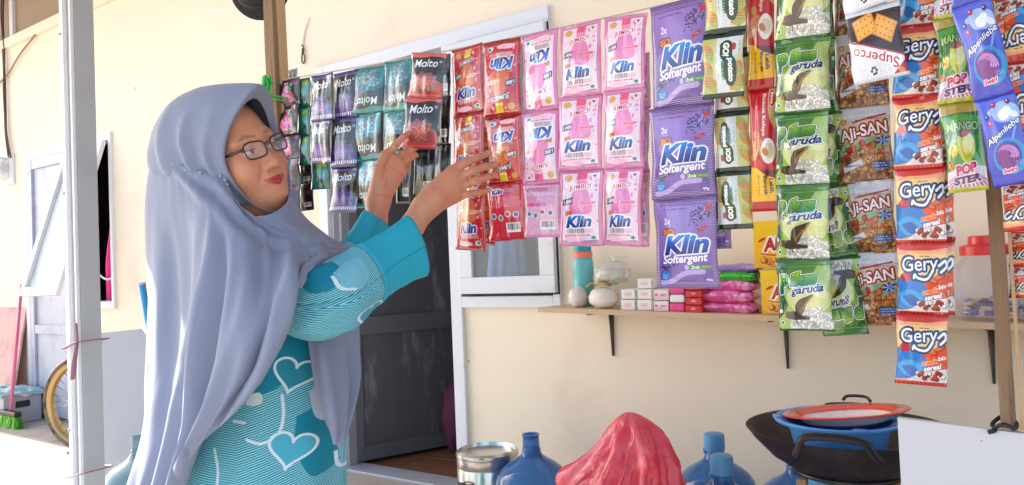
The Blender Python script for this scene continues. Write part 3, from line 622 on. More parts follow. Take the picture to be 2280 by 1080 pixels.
# left unit ---------------------------------------------------------
df=door_unit(LU[0],LWX,LU[1],2.12,.86).build('door_frame',m_alu,house)
d=MB(); d.box((LU[0]+.06,.0,.02),(LWX-.03,.03,2.06),.003); dr=d.build('door',m_doorgrey,house); tag(dr,'pale grey closed door with a middle rail')
d=MB(); x0,x1=LU[0]+.06,LWX-.03
for a,c in ((x0,x0+.07),(x1-.07,x1)): d.box((a,-.02,.02),(c,-.001,2.06),.003)
for a,c in ((.02,.12),(.66,.73),(1.98,2.06)): d.box((x0+.07,-.017,a),(x1-.07,-.001,c),.003)
d.build('door_rail',m_doorgrey,dr)
w=MB(); w.box((LWX+.03,.055,.908),(LU[1]-.033,.06,.912)); wn=w.build('window',m_alu,house); tag(wn,'window with its white sash propped open')
# sash hung at the top, pushed outwards
hx0,hx1,hz,hl,ang=LWX+.035,LU[1]-.035,2.05,1.13,R(17)
def sash_pt(x,l,o): return (x,-.03-l*math.sin(ang)-o*math.cos(ang),hz-l*math.cos(ang)+o*math.sin(ang))
def sash_box(b,xa,xb,la,lb,t=.03):
    v=[sash_pt(x,l,o) for o in (0,t) for (x,l) in ((xa,la),(xb,la),(xb,lb),(xa,lb))]
    b.add(v,[[0,1,2,3],[7,6,5,4],[0,4,5,1],[1,5,6,2],[2,6,7,3],[3,7,4,0]])
s=MB(); sash_box(s,hx0,hx1,0,.06); sash_box(s,hx0,hx1,hl-.06,hl); sash_box(s,hx0,hx0+.055,.06,hl-.06); sash_box(s,hx1-.055,hx1,.06,hl-.06); s.build('sash',m_alu,wn)
s=MB(); sash_box(s,hx0+.055,hx1-.055,.06,hl-.06,.006); s.build('pane',m_glass,wn)
# centre unit ------------------------------------------------------
df=door_unit(CU[0],CPX,CU[1],2.165,.86,.065).build('door_frame',m_alu,house)
# inner door leaf standing open into the room
h0=np.array([CU[0]+.07,.08]); e=aty(1020,985,0); e=atz(1018,985,.02); dv=(e[:2]-h0); dv/=np.linalg.norm(dv); L=.80; nv=np.array([-dv[1],dv[0]])
def leaf_box(b,s0,s1,z0,z1,t0,t1,bev=.003):
    bm=bmesh.new(); bmesh.ops.create_cube(bm,size=1); ln=(s1-s0,t1-t0,z1-z0)
    for v in bm.verts: v.co=Vector((v.co.x*ln[0],v.co.y*ln[1],v.co.z*ln[2]))
    bmesh.ops.bevel(bm,geom=list(bm.edges),offset=bev,segments=1,affect='EDGES')
    rot=Matrix.Rotation(math.atan2(dv[1],dv[0]),3,'Z'); c=h0+dv*(s0+s1)/2+nv*(t0+t1)/2
    b.bm(bm,(c[0],c[1],(z0+z1)/2),rot.to_4x4())
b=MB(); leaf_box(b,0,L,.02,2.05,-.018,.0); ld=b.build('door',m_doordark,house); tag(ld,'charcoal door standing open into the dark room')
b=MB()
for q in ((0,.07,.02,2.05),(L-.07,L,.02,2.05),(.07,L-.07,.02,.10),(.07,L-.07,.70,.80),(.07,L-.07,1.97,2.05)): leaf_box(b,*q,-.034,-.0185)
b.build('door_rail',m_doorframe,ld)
b=MB(); leaf_box(b,L-.055,L-.02,.92,1.12,-.044,-.0345); leaf_box(b,L-.16,L-.03,1.04,1.06,-.08,-.065); b.build('handle',m_galv,ld)
# aluminium jamb lining seen beside the opening
b=MB(); b.box((CU[0]+.067,.0,0),(CU[0]+.085,.1,2.09)); b.box((CU[0]+.087,.03,0),(CU[0]+.11,.09,2.09)); b.build('jamb_lining',m_galv,house)
w=MB(); w.box((CPX+.0335,.05,.914),(CU[1]-.037,.055,.918)); wn=w.build('window',m_alu,house); tag(wn,'closed window beside the open door')
xa,xb,za,zb=CPX+.045,CU[1]-.006,.925,2.09
s=MB(); q=.075
s.box((xa,-.05,za),(xb,-.024,za+q),.004); s.box((xa,-.05,zb-q),(xb,-.024,zb),.004); s.box((xa,-.05,za+q),(xa+q,-.024,zb-q),.004); s.box((xb-q,-.05,za+q),(xb,-.024,zb-q),.004)
s.build('sash',m_alu,wn)
s=MB(); s.box((xa+q,-.036,za+q),(xb-q,-.031,zb-q)); s.build('pane',m_glass,wn)
s=MB(); s.box((xa-.008,-.0235,za-.008),(xb+.008,-.0225,za+.0)); s.box((xb,-.0235,za),(xb+.008,-.0225,zb)); s.box((xa-.008,-.0235,za),(xa,-.0225,zb)); s.build('seal',m_dark,wn)  # dark strips painting the shadow gap between sash and frame
# small screw heads and drips on the frames come from the material; a door stop strip on the floor
b=MB(); b.box((CU[0],-.02,0),(CPX-.03,.12,.015),.004); b.build('threshold',m_galv,house)
# ------------------------------------------------------------------ column and posts
mc=thing('metal_column','pale grey ribbed aluminium column at the left end of the porch','column',(*atd(196,900,2.3)[:2],0))
def column():
    c=np.array([mc.location.x,mc.location.y]); bb=MB(); bb.box((c[0]-.036,c[1]-.03,0),(c[0]+.034,c[1]+.03,2.45),.003); bb.build('channel',m_galv,mc); b=MB()
    for dx,w_ in ((-.036,.022),(.024,.010)): b.box((c[0]+dx,c[1]-.042,0),(c[0]+dx+w_,c[1]-.0305,2.45),.003)
    b.box((c[0]-.016,c[1]-.036,0),(c[0]-.010,c[1]-.0305,2.45)); b.build('flange',m_alu,mc)  # flanges and rib whiter than the channel, sunlit edges put into the colour
    for z in (.6,1.33,1.83):
        bm=bmesh.new(); bmesh.ops.create_uvsphere(bm,u_segments=10,v_segments=6,radius=.005); s=MB(); s.bm(bm,(c[0]-.03,c[1]-.043,z)); s.build('screw',m_galv,mc,True)
    m_rib=mat('faded_pink_ribbon',lin((150,104,116)),.6,var=.2)
    for (z,tail) in ((.86,1),(.465,0),(.25,0)):
        P=[(c[0]-.05,c[1]-.047,z-.012),(c[0],c[1]-.05,z),(c[0]+.05,c[1]-.046,z+.012),(c[0]+.052,c[1]+.04,z+.014),(c[0]-.05,c[1]+.04,z),(c[0]-.052,c[1]-.046,z-.012)]
        s=MB(); s.tube(spline(P,30),.006,6,sq=.4); 
        if tail: s.tube(spline([(c[0]+.05,c[1]-.05,z+.012),(c[0]+.058,c[1]-.055,z+.05),(c[0]+.055,c[1]-.055,z+.07)],8),.004,6); s.tube(spline([(c[0]+.05,c[1]-.05,z+.012),(c[0]+.045,c[1]-.058,z-.05),(c[0]+.028,c[1]-.056,z-.10)],8),[.004,.005,.006,.007,.008,.008,.008,.007],6,sq=.4)
        s.build('ribbon_tie',m_rib,mc,True)
column()
YL=-1.33                                   # the plane of the strung goods
a=aty(602,0,YL-.0); c_=aty(640,640,YL)
wp=thing('wooden_post','weathered wooden post carrying the string of sachets beside the door','post',(c_[0],YL-.005,0))
b=MB(); P0=np.array([c_[0]+.015,YL-.0,0]); P1=np.array([a[0]+(a[0]-c_[0])*.35,YL-.0,2.5])
def batten(b,P0,P1,w,d,seed=0):
    n=14; rings=[]
    for i in range(n):
        t=i/(n-1); p=P0*(1-t)+P1*t; j=np.array([vnoise(np.array([t*6,seed,0.]),seed)*.004,vnoise(np.array([t*6,seed,5.]),seed)*.004,0])
        rings.append([p+j+np.array([sx*w/2,sy*d/2,0]) for sx,sy in ((-1,-1),(1,-1),(1,1),(-1,1))])
    V=np.array(rings).reshape(-1,3); F=[[i*4+k,i*4+(k+1)%4,(i+1)*4+(k+1)%4,(i+1)*4+k] for i in range(n-1) for k in range(4)]+[[3,2,1,0],[(n-1)*4+k for k in range(4)]]
    b.add(V,F)
batten(b,P0,P1,.040,.03,3); b.build('post_batten',m_wood,wp)
b=MB(); batten(b,P0+np.array([.027,.010,0]),P1+np.array([.026,.010,0]),.011,.025,5); b.build('post_strip',m_wood2,wp)
a=aty(2186,0,YL+.05); c_=aty(2250,952,YL+.05)
rp=thing('wooden_batten','brown wooden batten standing at the right end of the stall','post',(c_[0],YL+.05,c_[2]))
b=MB(); batten(b,c_,a+(a-c_)*.35,.021,.02,7); b.build('post_batten',m_wood,rp)
b=MB(); batten(b,c_+np.array([.0135,-.004,0]),a+(a-c_)*.35+np.array([.0135,-.004,0]),.005,.02,9); b.build('post_strip',m_wood2,rp)
STRZ=lambda x: 1.63-.075*(x+1.9)/1.9-.02*math.sin(math.pi*min(1,max(0,(x+1.9)/1.9)))
X=np.linspace(P0[0]*.2+P1[0]*.8,a[0]+.02,40); b=MB(); b.tube([(x,YL+.004,STRZ(x)) for x in X],.0018,6)
cord=tag(b.build('hanging_cord',mat('nylon_cord',lin((200,196,186)),.6)),'thin pale cord stretched between the two wooden posts','cord')
# green raffia knot at the post
k=aty(607,200,YL-.04); m_green=mat('green_raffia',lin((30,190,70)),.45,var=.15)
b=MB(); g=np.random.default_rng(5)
for i in range(9):
    q=[k+np.array([g.uniform(-.015,.02),-.01-g.uniform(0,.02),g.uniform(-.015,.035)]) for _ in range(4)]
    q.append(k+np.array([g.uniform(-.02,.0),-.02,-.03-g.uniform(0,.06)])); b.tube(spline(q,22),.0022,5)
for s_ in (0,1): b.tube(spline([k+np.array([.035*math.cos(t),.025+.045*math.sin(t),.01*s_-.006*t]) for t in np.linspace(0,6.3,12)],26),.0025,5)
tag(b.build('raffia_knot',m_green,smooth=True),'bright green raffia string knotted round the left wooden post','string')
# ------------------------------------------------------------------ sachets
MATS={}
def packmat(key,art,rot180=False,**kw):
    MATS[key]=mat_img(key,art.image(key,rot180),**kw); return MATS[key]
foil=dict(rough=.28,metal=.0,coat=.8,bump=.45,bscale=30,bdist=.005)
for k in ('purple','teal','pink'):
    A=d_molto(k); packmat('softener_'+k,A,**foil)
    if k=='teal': packmat('softener_teal_upside_down',A,True,**foil)
packmat('perfume_sachet',d_perfume(),**foil); packmat('refill_sachet',d_refill(),**foil)
packmat('silver_sachet_back',d_back((196,198,204),(170,172,180),(60,60,70)),**foil); packmat('black_sachet_back',d_back((34,32,36),(20,20,22),(190,190,190)),**foil); packmat('teal_sachet_back',d_back((24,150,150),(16,110,112),(200,240,235)),**foil)
glossy=dict(rough=.25,metal=.0,coat=1.,bump=.75,bscale=26,bdist=.006)
A=d_jumbo(True); packmat('red_detergent',A,**glossy); packmat('red_detergent_upside_down',A,True,**glossy)
A=d_jumbo(False); packmat('pink_detergent',A,**glossy); packmat('pink_detergent_upside_down',A,True,**glossy)
packmat('red_detergent_back',d_klinback(True),**glossy); packmat('pink_detergent_back',d_klinback(False),**glossy)
matte=dict(rough=.34,metal=0.,coat=.55,bump=.5,bscale=18,bdist=.005)
packmat('lavender_detergent',d_soft(),**matte)
A=d_potato(); packmat('potato_biscuit',A,True,**matte); packmat('potato_biscuit_flipped',A,**matte)
packmat('coconut_biscuit',d_biskuit(),**matte)
A=d_pilus(); packmat('peanut_snack',A,**glossy); packmat('peanut_snack_upside_down',A,True,**glossy)
packmat('crunchy_snack',d_aji(),**matte); packmat('cracker_pack',d_super(),True,**matte)
A=d_gery(); packmat('cereal_snack',A,**matte); packmat('cereal_snack_upside_down',A,True,**matte)
packmat('fruit_lollipop',d_pop(),**glossy); packmat('milk_lollipop',d_alpen(),**matte)
def sachet_mesh(name,w,h,puff,seed,seal=.08,side=.05,nx=17,ny=21,wr=1.,limp=.0,cseam=0.):
    """pillow of foil: flat crimped seals at the ends, puffed middle, creases running in from the seals"""
    u=np.linspace(0,1,nx); v=np.linspace(0,1,ny); U,V=np.meshgrid(u,v)
    du=np.clip(np.minimum(U,1-U)/.5,0,1); dv=np.clip((np.minimum(V,1-V)-seal)/(.5-seal),0,1)
    t=np.clip(du-side,0,1)**.55*dv**.5; t=puff*t
    P3=np.stack([U*6,V*7,np.zeros_like(U)],-1)
    crease=vnoise(np.stack([U*7,V*2.2,np.zeros_like(U)],-1),seed)*.6+vnoise(np.stack([U*3+5,V*3,np.zeros_like(U)],-1),seed+1)*.7
    edge=np.exp(-dv*3.)*np.sin(U*(20+seed%5)+seed)*.35
    warp=limp*(np.sin(U*5.+seed)*.5+vnoise(np.stack([U*2,V*2,np.ones_like(U)],-1),seed+4))
    f=t*(1+.34*wr*crease)+.0022*wr*edge*(t>0)+.0018*wr*crease
    f=f+cseam*t*.30*vnoise(np.stack([U*13,V*1.3,np.zeros_like(U)],-1),seed+7)
    f=f-.0022*np.exp(-((U-.5)/.035)**2)*(t>0)*(wr>.95)*cseam
    bk=t*.8*(1+.25*wr*vnoise(P3,seed+9))
    X=(U-.5)*w*(1-.05*dv**.5*(puff>.006)); Z=-V*h
    X=X+.0022*wr*vnoise(np.stack([V*5,np.zeros_like(V),U*0+seed],-1),seed+3)*(abs(U-.5)*2)**4
    Yf=-f-.0006+warp*w*.1; Yb=bk*.6+.0006+warp*w*.1
    b=MB(); uv=np.stack([U,1-V],-1)
    b.grid(np.stack([X,Yf,Z],-1),uv,flip=True); b.grid(np.stack([X,Yb,Z],-1),np.stack([1-U,1-V],-1))
    # close the rim
    n=nx*ny; idx=[i for i in range(nx)]+[i*nx+nx-1 for i in range(1,ny)]+[(ny-1)*nx+i for i in range(nx-2,-1,-1)]+[i*nx for i in range(ny-2,0,-1)]
    uvf=np.concatenate([uv.reshape(-1,2)]*2)
    for a,c in zip(idx,idx[1:]+idx[:1]):
        b.uv[len(b.f)]=[tuple(uvf[j]) for j in (a,c,c,a)]; b.f.append([a,c,c+n,a+n]); b.mi.append(0)
    return b
_sc=[0]
def strip(mats,label,group,px,ys,dy=0.,puff=.012,tilt=0.,yaw=0.,cat='sachet strip',name='sachet_strip',part='sachet',wr=1.,limp=.3,lean=0.,seal=.07,jit=.5):
    """one strip of joined sachets. px: list of (y, centre x, width) in the photograph's pixels along the strip, on the plane of the cord
    moved dy towards the camera; ys: the pixel heights where one sachet ends and the next begins"""
    Y=YL+dy; ctr=lambda y:(np.interp(y,[p[0] for p in px],[p[1] for p in px]),np.interp(y,[p[0] for p in px],[p[2] for p in px]))
    x0,_=ctr(ys[0]); top=aty(x0,ys[0],Y); t=thing(name,label,cat,top,group)
    for i in range(len(ys)-1):
        _sc[0]+=1; sd=_sc[0]
        xa,_=ctr(ys[i]); xb,_=ctr(ys[i+1]); ym=(ys[i]+ys[i+1])/2; xm,wpx=ctr(ym)
        a=aty(xa,ys[i],Y); c=aty(xb,ys[i+1],Y); wl=aty(xm-wpx/2,ym,Y); wr_=aty(xm+wpx/2,ym,Y); wd=np.hypot(*(wr_-wl)[[0,2]]) if tilt else wr_[0]-wl[0]
        h=np.linalg.norm(c-a)+.002
        b=sachet_mesh(part,wd,h,puff*random.uniform(.8,1.2),sd,wr=wr,limp=limp,seal=seal,cseam=1. if (mats if isinstance(mats,str) else mats[0])[:8] in ('softener','perfume_') else 0.)
        m=mats[i%len(mats)] if isinstance(mats,(list,tuple)) else mats
        o=b.build(part,MATS[m],t,True,world=False)
        o.location=Vector(a-np.array(top))+Vector((0,-.0015*(i%2),0))
        ang=math.atan2((c-a)[0],-(c-a)[2])
        o.rotation_euler=(random.uniform(-.09,.09)*jit+lean,-ang+random.uniform(-.025,.025)*jit,R(yaw)+random.uniform(-.17,.17)*jit)
    return t
S='strips of sachets hung from the cord'
strip('silver_sachet_back','silver striped sachet hanging at the back by the green raffia knot',S,[(195,594,36),(300,594,36)],[196,246,300],.03,.006)
strip('silver_sachet_back','shiny silver sachet standing up behind the top of the leftmost strip',S,[(150,646,36),(260,646,36)],[156,206,260],.05,.006)
strip('perfume_sachet','leftmost strip of black sachets with a magenta bottle, behind the woman\'s face',S,[(185,640,54),(525,645,48)],[178,236,299,354,412,470,528],.0,.010,limp=.5)
strip('refill_sachet','narrow strip of teal and yellow sachets left of the black and violet ones',S,[(175,679,26),(365,680,26)],[174,238,300,366],.015,.008)
strip('black_sachet_back','two small black sachets hanging at the back beside the leftmost strip',S,[(355,676,34),(470,682,34)],[355,410,468],.05,.007)
strip('refill_sachet','single teal sachet with green print hanging behind the black and violet sachets',S,[(300,714,40),(420,716,38)],[300,356,420],.05,.007)
strip('softener_purple','strip of two black and violet sachets, the left one of that pair',S,[(165,718,56),(360,712,52)],[166,268,362],-.02,.011,yaw=-6)
strip('softener_purple','strip of three black and violet sachets with a lavender flower, the longer of that pair',S,[(160,768,56),(470,766,58)],[160,262,371,472],-.005,.011)
strip('softener_teal_upside_down','strip of teal flower sachets ending behind the raised wrist',S,[(150,822,64),(430,816,62)],[150,250,356,462],.0,.012)
strip('softener_teal_upside_down','strip of two teal flower sachets just left of the pink flower pair',S,[(138,888,66),(330,884,64)],[134,246,350],.0,.012)
strip(['teal_sachet_back','black_sachet_back'],'teal back of a sachet strip with a barcode, showing between the two hands',S,[(240,903,40),(450,898,36)],[240,340,452],.05,.007)
strip('black_sachet_back','black backs of sachets with fine print, hanging behind the pink flower pair',S,[(240,950,54),(452,945,46)],[240,330,436],.06,.007)
strip('black_sachet_back','black sachet backs close to the red packets',S,[(120,990,30),(420,985,34)],[122,215,320,415],.03,.006)
strip('softener_pink','two black sachets with a salmon flower, lower one held in the raised hand',S,[(118,956,74),(215,945,72),(330,938,70)],[118,216,330],-.05,.012,yaw=4)
strip(['red_detergent'],'strip of red detergent sachets printed upright, behind the reaching right hand',S,[(105,1040,74),(450,1048,72),(555,1043,66)],[104,254,403,556],-.005,.013)
strip(['red_detergent_upside_down','red_detergent_upside_down','red_detergent_back'],'strip of red detergent sachets with the print upside down',S,[(92,1117,80),(400,1124,78),(532,1130,78)],[90,258,408,534],-.01,.013)
strip('red_detergent','red sachet strip hanging at the back between the two red ones',S,[(110,1078,40),(545,1082,40)],[260,400,545],.04,.008)
strip(['pink_detergent_upside_down','pink_detergent_upside_down','pink_detergent_back'],'strip of pink detergent sachets with the print upside down',S,[(75,1200,88),(405,1206,80),(525,1208,76)],[72,246,408,526],-.005,.013)
strip('pink_detergent','strip of three pink detergent sachets printed upright, above the teal bottle',S,[(55,1293,94),(545,1295,98)],[52,214,377,546],-.015,.013)
strip('pink_detergent','strip of three pink detergent sachets just left of the large lavender packs',S,[(38,1393,94),(545,1385,86)],[34,200,373,546],-.02,.013)
strip('pink_detergent_back','back row of pink sachets peeping out beside the large lavender packs',S,[(180,1424,46),(548,1424,44)],[120,240,378,548],.03,.008)
strip('lavender_detergent','strip of three large lavender powder packs with a dotted violet border',S,[(10,1513,140),(240,1517,142),(445,1522,144),(640,1530,146)],[2,236,440,640],-.035,.014,limp=.2,seal=.03,wr=.8)
strip('lavender_detergent','violet pack corner hanging behind the large lavender packs',S,[(300,1590,70),(552,1596,62)],[380,552],.02,.009)
K='strips of snacks hung from the cord'
strip('potato_biscuit_flipped','front strip of green and white potato biscuit packs ending above the others',K,[(-90,1613,90),(75,1612,92),(216,1612,90)],[-80,72,216],-.08,.014,part='snack_pack',cat='snack strip',name='snack_strip')
strip('potato_biscuit','rear strip of green and white potato biscuit packs hanging lower',K,[(-60,1628,80),(260,1630,78),(510,1636,78)],[-140,-8,122,250,382,508],-.02,.014,part='snack_pack',cat='snack strip',name='snack_strip')
strip('coconut_biscuit','strip of long red and yellow coconut biscuit packs',K,[(-60,1694,60),(200,1698,62),(470,1706,62)],[-80,197,468],-.03,.016,part='snack_pack',cat='snack strip',name='snack_strip')
strip('peanut_snack','front strip of bright green peanut snack packs with an eagle',K,[(-90,1788,126),(250,1784,124),(575,1786,124),(735,1794,126)],[-100,84,248,412,578,734],-.09,.028,part='snack_pack',cat='snack strip',name='snack_strip',wr=1.2,yaw=-4)
strip('peanut_snack_upside_down','rear strip of green peanut snack packs twisted towards the right, print upside down',K,[(80,1816,80),(400,1834,96),(560,1864,98),(752,1886,104)],[-70,90,254,418,574,744],-.03,.022,part='snack_pack',cat='snack strip',name='snack_strip',wr=1.4,yaw=10)
strip('crunchy_snack','strip of brown and white crunchy snack packs with white lettering',K,[(20,1916,122),(240,1920,122),(560,1936,122),(720,1946,118)],[-70,72,236,404,562,722],-.02,.023,part='snack_pack',cat='snack strip',name='snack_strip')
strip('cereal_snack','front strip of orange cereal snack packs reaching lowest of all',K,[(-60,2050,112),(215,2043,112),(540,2052,114),(855,2052,116)],[-100,57,214,373,540,700,854],-.09,.023,part='snack_pack',cat='snack strip',name='snack_strip')
strip('cereal_snack','rear strip of orange cereal snack packs showing at the right of the front one',K,[(-60,2074,100),(215,2074,100),(700,2078,96)],[-100,53,208,368,534,696],-.05,.016,part='snack_pack',cat='snack strip',name='snack_strip')
strip('fruit_lollipop','strip of green lollipop wrappers between the cereal packs and the blue wrappers',K,[(-60,2118,84),(230,2134,88),(440,2160,92)],[-140,36,226,424],-.10,.014,part='wrapper',cat='candy strip',name='candy_strip',wr=1.3,lean=-.03)
strip('milk_lollipop','blue violet lollipop wrapper strip swinging diagonally across the right batten',K,[(-120,2130,78),(0,2160,86),(215,2214,92),(410,2256,92)],[-200,8,214,408],-.16,.012,part='wrapper',cat='candy strip',name='candy_strip',tilt=1,jit=.2)
strip('cereal_snack_upside_down','strip of orange cereal packs hung upside down at the right edge',K,[(-60,2264,110),(300,2282,112),(520,2288,112)],[-160,-10,135,290,404,512],-.03,.016,part='snack_pack',cat='snack strip',name='snack_strip')
strip('cereal_snack_upside_down','lowest orange cereal pack behind the right batten at the right edge',K,[(520,2290,90),(680,2288,86)],[516,592,662],.06,.014,part='snack_pack',cat='snack strip',name='snack_strip')
strip('cracker_pack','brown and white cracker packs tilted across the crunchy snack strip',K,[(-140,1905,112),(20,1940,120),(178,1962,122)],[-130,16,176],-.13,.014,part='snack_pack',cat='snack strip',name='snack_strip',tilt=1,limp=.2)
# ------------------------------------------------------------------ shelf and goods
SX0,SX1=-1.60,1.0
zs=lambda x: .876-.0307*(x+1.584)
sh=thing('wall_shelf','long pale wooden plank shelf on dark iron brackets fixed to the cream wall','shelf',(SX0,0,zs(SX0)))
b=MB(); t_=.018
b.add([(SX0,-.25,zs(SX0)),(SX1,-.25,zs(SX1)),(SX1,-.003,zs(SX1)),(SX0+.03,-.003,zs(SX0)),(SX0,-.25,zs(SX0)-t_),(SX1,-.25,zs(SX1)-t_),(SX1,-.003,zs(SX1)-t_),(SX0+.03,-.003,zs(SX0)-t_)],[[0,1,2,3],[7,6,5,4],[0,4,5,1],[1,5,6,2],[2,6,7,3],[3,7,4,0]]); b.build('board',m_shelf,sh)
m_iron=mat('bracket_iron',lin((84,76,76)),.5,metal=.3)
for px in (1338,1733,2203):
    x=aty(px,730,-.1)[0]; z=zs(x)-t_; b=MB()
    b.tube([(x,-.004,z-.012),(x,-.004,z-.19)],[.020,.008],8,sq=.5); b.tube([(x,-.0,z-.006),(x,-.2,z-.006)],[.013,.008],8,sq=.45)
    b.build('bracket',m_iron,sh,True)
def on(px,py,Y): p=aty(px,py,Y); return p
def boxat(name,label,cat,x0,y0,x1,y1,Y,dep,m,group=None,bev=.003,z0=None):
    """carton whose front face covers these pixels on the upright plane y=Y; returns thing and its box corners"""
    a=aty(x0,y1,Y); c=aty(x1,y0,Y); z=a[2] if z0 is None else z0; top=z+(aty(x1,y0,Y)[2]-aty(x1,y1,Y)[2])
    t=thing(name,label,cat,((a[0]+c[0])/2,Y+dep/2,z),group)
    bb=MB(); bb.box((a[0],Y,z),(c[0],Y+dep,top),bev); bb.build('carton',m,t)
    return t,np.array([a[0],Y,z]),np.array([c[0],Y+dep,top])
def face_print(t,name,art,lo,hi,key,**kw):
    b=MB(); y=lo[1]-.0012; b.add([(lo[0]+.002,y,lo[2]+.002),(hi[0]-.002,y,lo[2]+.002),(hi[0]-.002,y,hi[2]-.002),(lo[0]+.002,y,hi[2]-.002)],[[0,1,2,3]],[(0,0),(1,0),(1,1),(0,1)])
    if key not in MATS: packmat(key,art(),**kw)
    b.build(name,MATS[key],t)
# teal bottle
m_teal=mat_clear('teal_plastic',lin((120,206,212)),.25,.2); m_tealcap=mat('teal_cap',lin((30,150,156)),.4); m_coral=mat('coral_band',lin((244,120,104)),.4)
Y=-.10; a=aty(1297,560,Y); r=(aty(1318,600,Y)[0]-aty(1276,600,Y)[0])/2*.96; zb=zs(a[0]); zt=aty(1297,545,Y)[2]; H=zt-zb
bt=thing('water_bottle','teal drinking bottle with a coral band, standing behind the two white bags','bottle',(a[0],Y,zb))
b=MB(); b.lathe([(r*.9,0),(r,.008),(r,H*.4),(r*.93,H*.45),(r,H*.5),(r,H*.72),(r*.86,H*.79)],(a[0],Y,zb),28); b.build('bottle_body',m_teal,bt,True)
b=MB(); b.lathe([(r*.9,H*.785),(r*.95,H*.79),(r*.95,H*.88),(r*.9,H*.885)],(a[0],Y,zb),28); b.build('band',m_coral,bt,True,autos=40)
b=MB(); b.lathe([(r*.84,H*.886),(r*.86,H*.89),(r*.86,H*.98),(r*.78,H)],(a[0],Y,zb),28); b.build('lid',m_tealcap,bt,True,autos=40)
# white bags
m_flour=mat('white_bag',lin((226,216,206)),.5,var=.05,bump=.3,bscale=70,coat=.3)
def bag_blob(name,label,px,py,rx,ry,rz,Y,seed,m,cat='bag',amp=.06,rot=0.,group=None,knot=True):
    c=aty(px,py,Y); c[2]=zs(c[0])+rz*.9; t=thing(name,label,cat,(c[0],c[1],zs(c[0])),group)
    n,k=36,24; th=np.linspace(0,2*np.pi,n,endpoint=False); ph=np.linspace(-np.pi/2,np.pi/2,k); PH,TH_=np.meshgrid(ph,th,indexing='ij')
    d=np.stack([np.cos(PH)*np.cos(TH_),np.cos(PH)*np.sin(TH_),np.sin(PH)],-1)
    f=1+amp*vnoise(d*2.2,seed)+amp*.5*vnoise(d*6,seed+2)
    V=d*f[...,None]*np.array([rx,ry,rz]); V[...,2]=np.maximum(V[...,2],-rz*.88)
    # pleats gathered at the camera-side left end
    q=np.exp(-((d[...,0]+.75)**2+(d[...,1]+.65)**2)*2.2); an=np.arctan2(d[...,2],d[...,0]+.75+d[...,1]+.65); V*= (1+ .05*q*np.sin(an*14))[...,None]
    V=V@np.array(Matrix.Rotation(rot,3,'Z')).T; V=V+c; b=MB(); P=np.concatenate([V,V[:,:1]],1); b.grid(P,flip=False)
    b.build('bag_body',m,t,True); return t
bag_blob('sugar_bag','small round white bag at the left end of the shelf',1287,661,.036,.04,.043,-.17,3,m_flour,group='white bags on the shelf')
bag_blob('sugar_bag','wider white bag, second from the left end of the shelf',1344,662,.058,.045,.043,-.18,8,m_flour,group='white bags on the shelf')
# clear bag of vegetables lying on them
cb=aty(1362,612,-.14); vb=thing('vegetable_bag','clear knotted plastic bag with green and pale red vegetables on the white bags','bag',(cb[0],cb[1],cb[2]-.035))
m_film=mat_clear('clear_film',(.96,.97,.95),.62,.15)
n,k=40,26; th=np.linspace(0,2*np.pi,n); ph=np.linspace(-np.pi/2,np.pi/2,k); PH,TH_=np.meshgrid(ph,th,indexing='ij'); d=np.stack([np.cos(PH)*np.cos(TH_),np.cos(PH)*np.sin(TH_),np.sin(PH)],-1)
f=1+.18*vnoise(d*2.4,21)+.1*vnoise(d*6,22); V=d*f[...,None]*np.array([.072,.05,.036]); V[...,2]+=.022*np.exp(-((d[...,0]-.35)**2+d[...,1]**2)*3)*(d[...,2]>0); b=MB(); b.grid(V+cb); b.build('film',m_film,vb,True)
b=MB(); b.tube(spline([cb+np.array(q) for q in ((.02,-.0,.045),(.03,-.01,.062),(.05,-.012,.07),(.075,-.01,.066))],14),np.linspace(.006,.010,14),8,sq=.3); b.tube(spline([cb+np.array(q) for q in ((.02,0,.045),(.015,-.01,.066),(.0,-.012,.075))],10),np.linspace(.005,.008,10),8,sq=.3); b.build('knot',m_film,vb,True)
for i,(q,rr,c) in enumerate([((-.03,.0,-.004),.026,(190,206,160)),((.02,-.005,-.004),.028,(170,200,140)),((.0,-.01,.006),.022,(226,150,120)),((.035,.005,.004),.02,(230,160,130)),((-.05,.0,-.008),.018,(220,226,205))]):
    bm=bmesh.new(); bmesh.ops.create_uvsphere(bm,u_segments=14,v_segments=9,radius=rr); b=MB(); b.bm(bm,cb+np.array(q)); b.build('vegetable',mat('vegetable_skin',lin(c),.5,var=.2,vscale=30),vb,True)
b=MB(); yb=aty(1335,632,-.17); G=np.array([[yb+np.array([u*.045,v*.03,.006*math.sin(u*5+v*3)-.004*abs(u)]) for u in np.linspace(-1,1,14)] for v in np.linspace(-1,1,8)]); b.grid(G); tag(b.build('yellow_packet',mat('mustard_foil',lin((186,160,40)),.35,coat=.6),smooth=True,thick=.004),'flat mustard yellow packet squeezed between the white bags and the clear bag','packet')
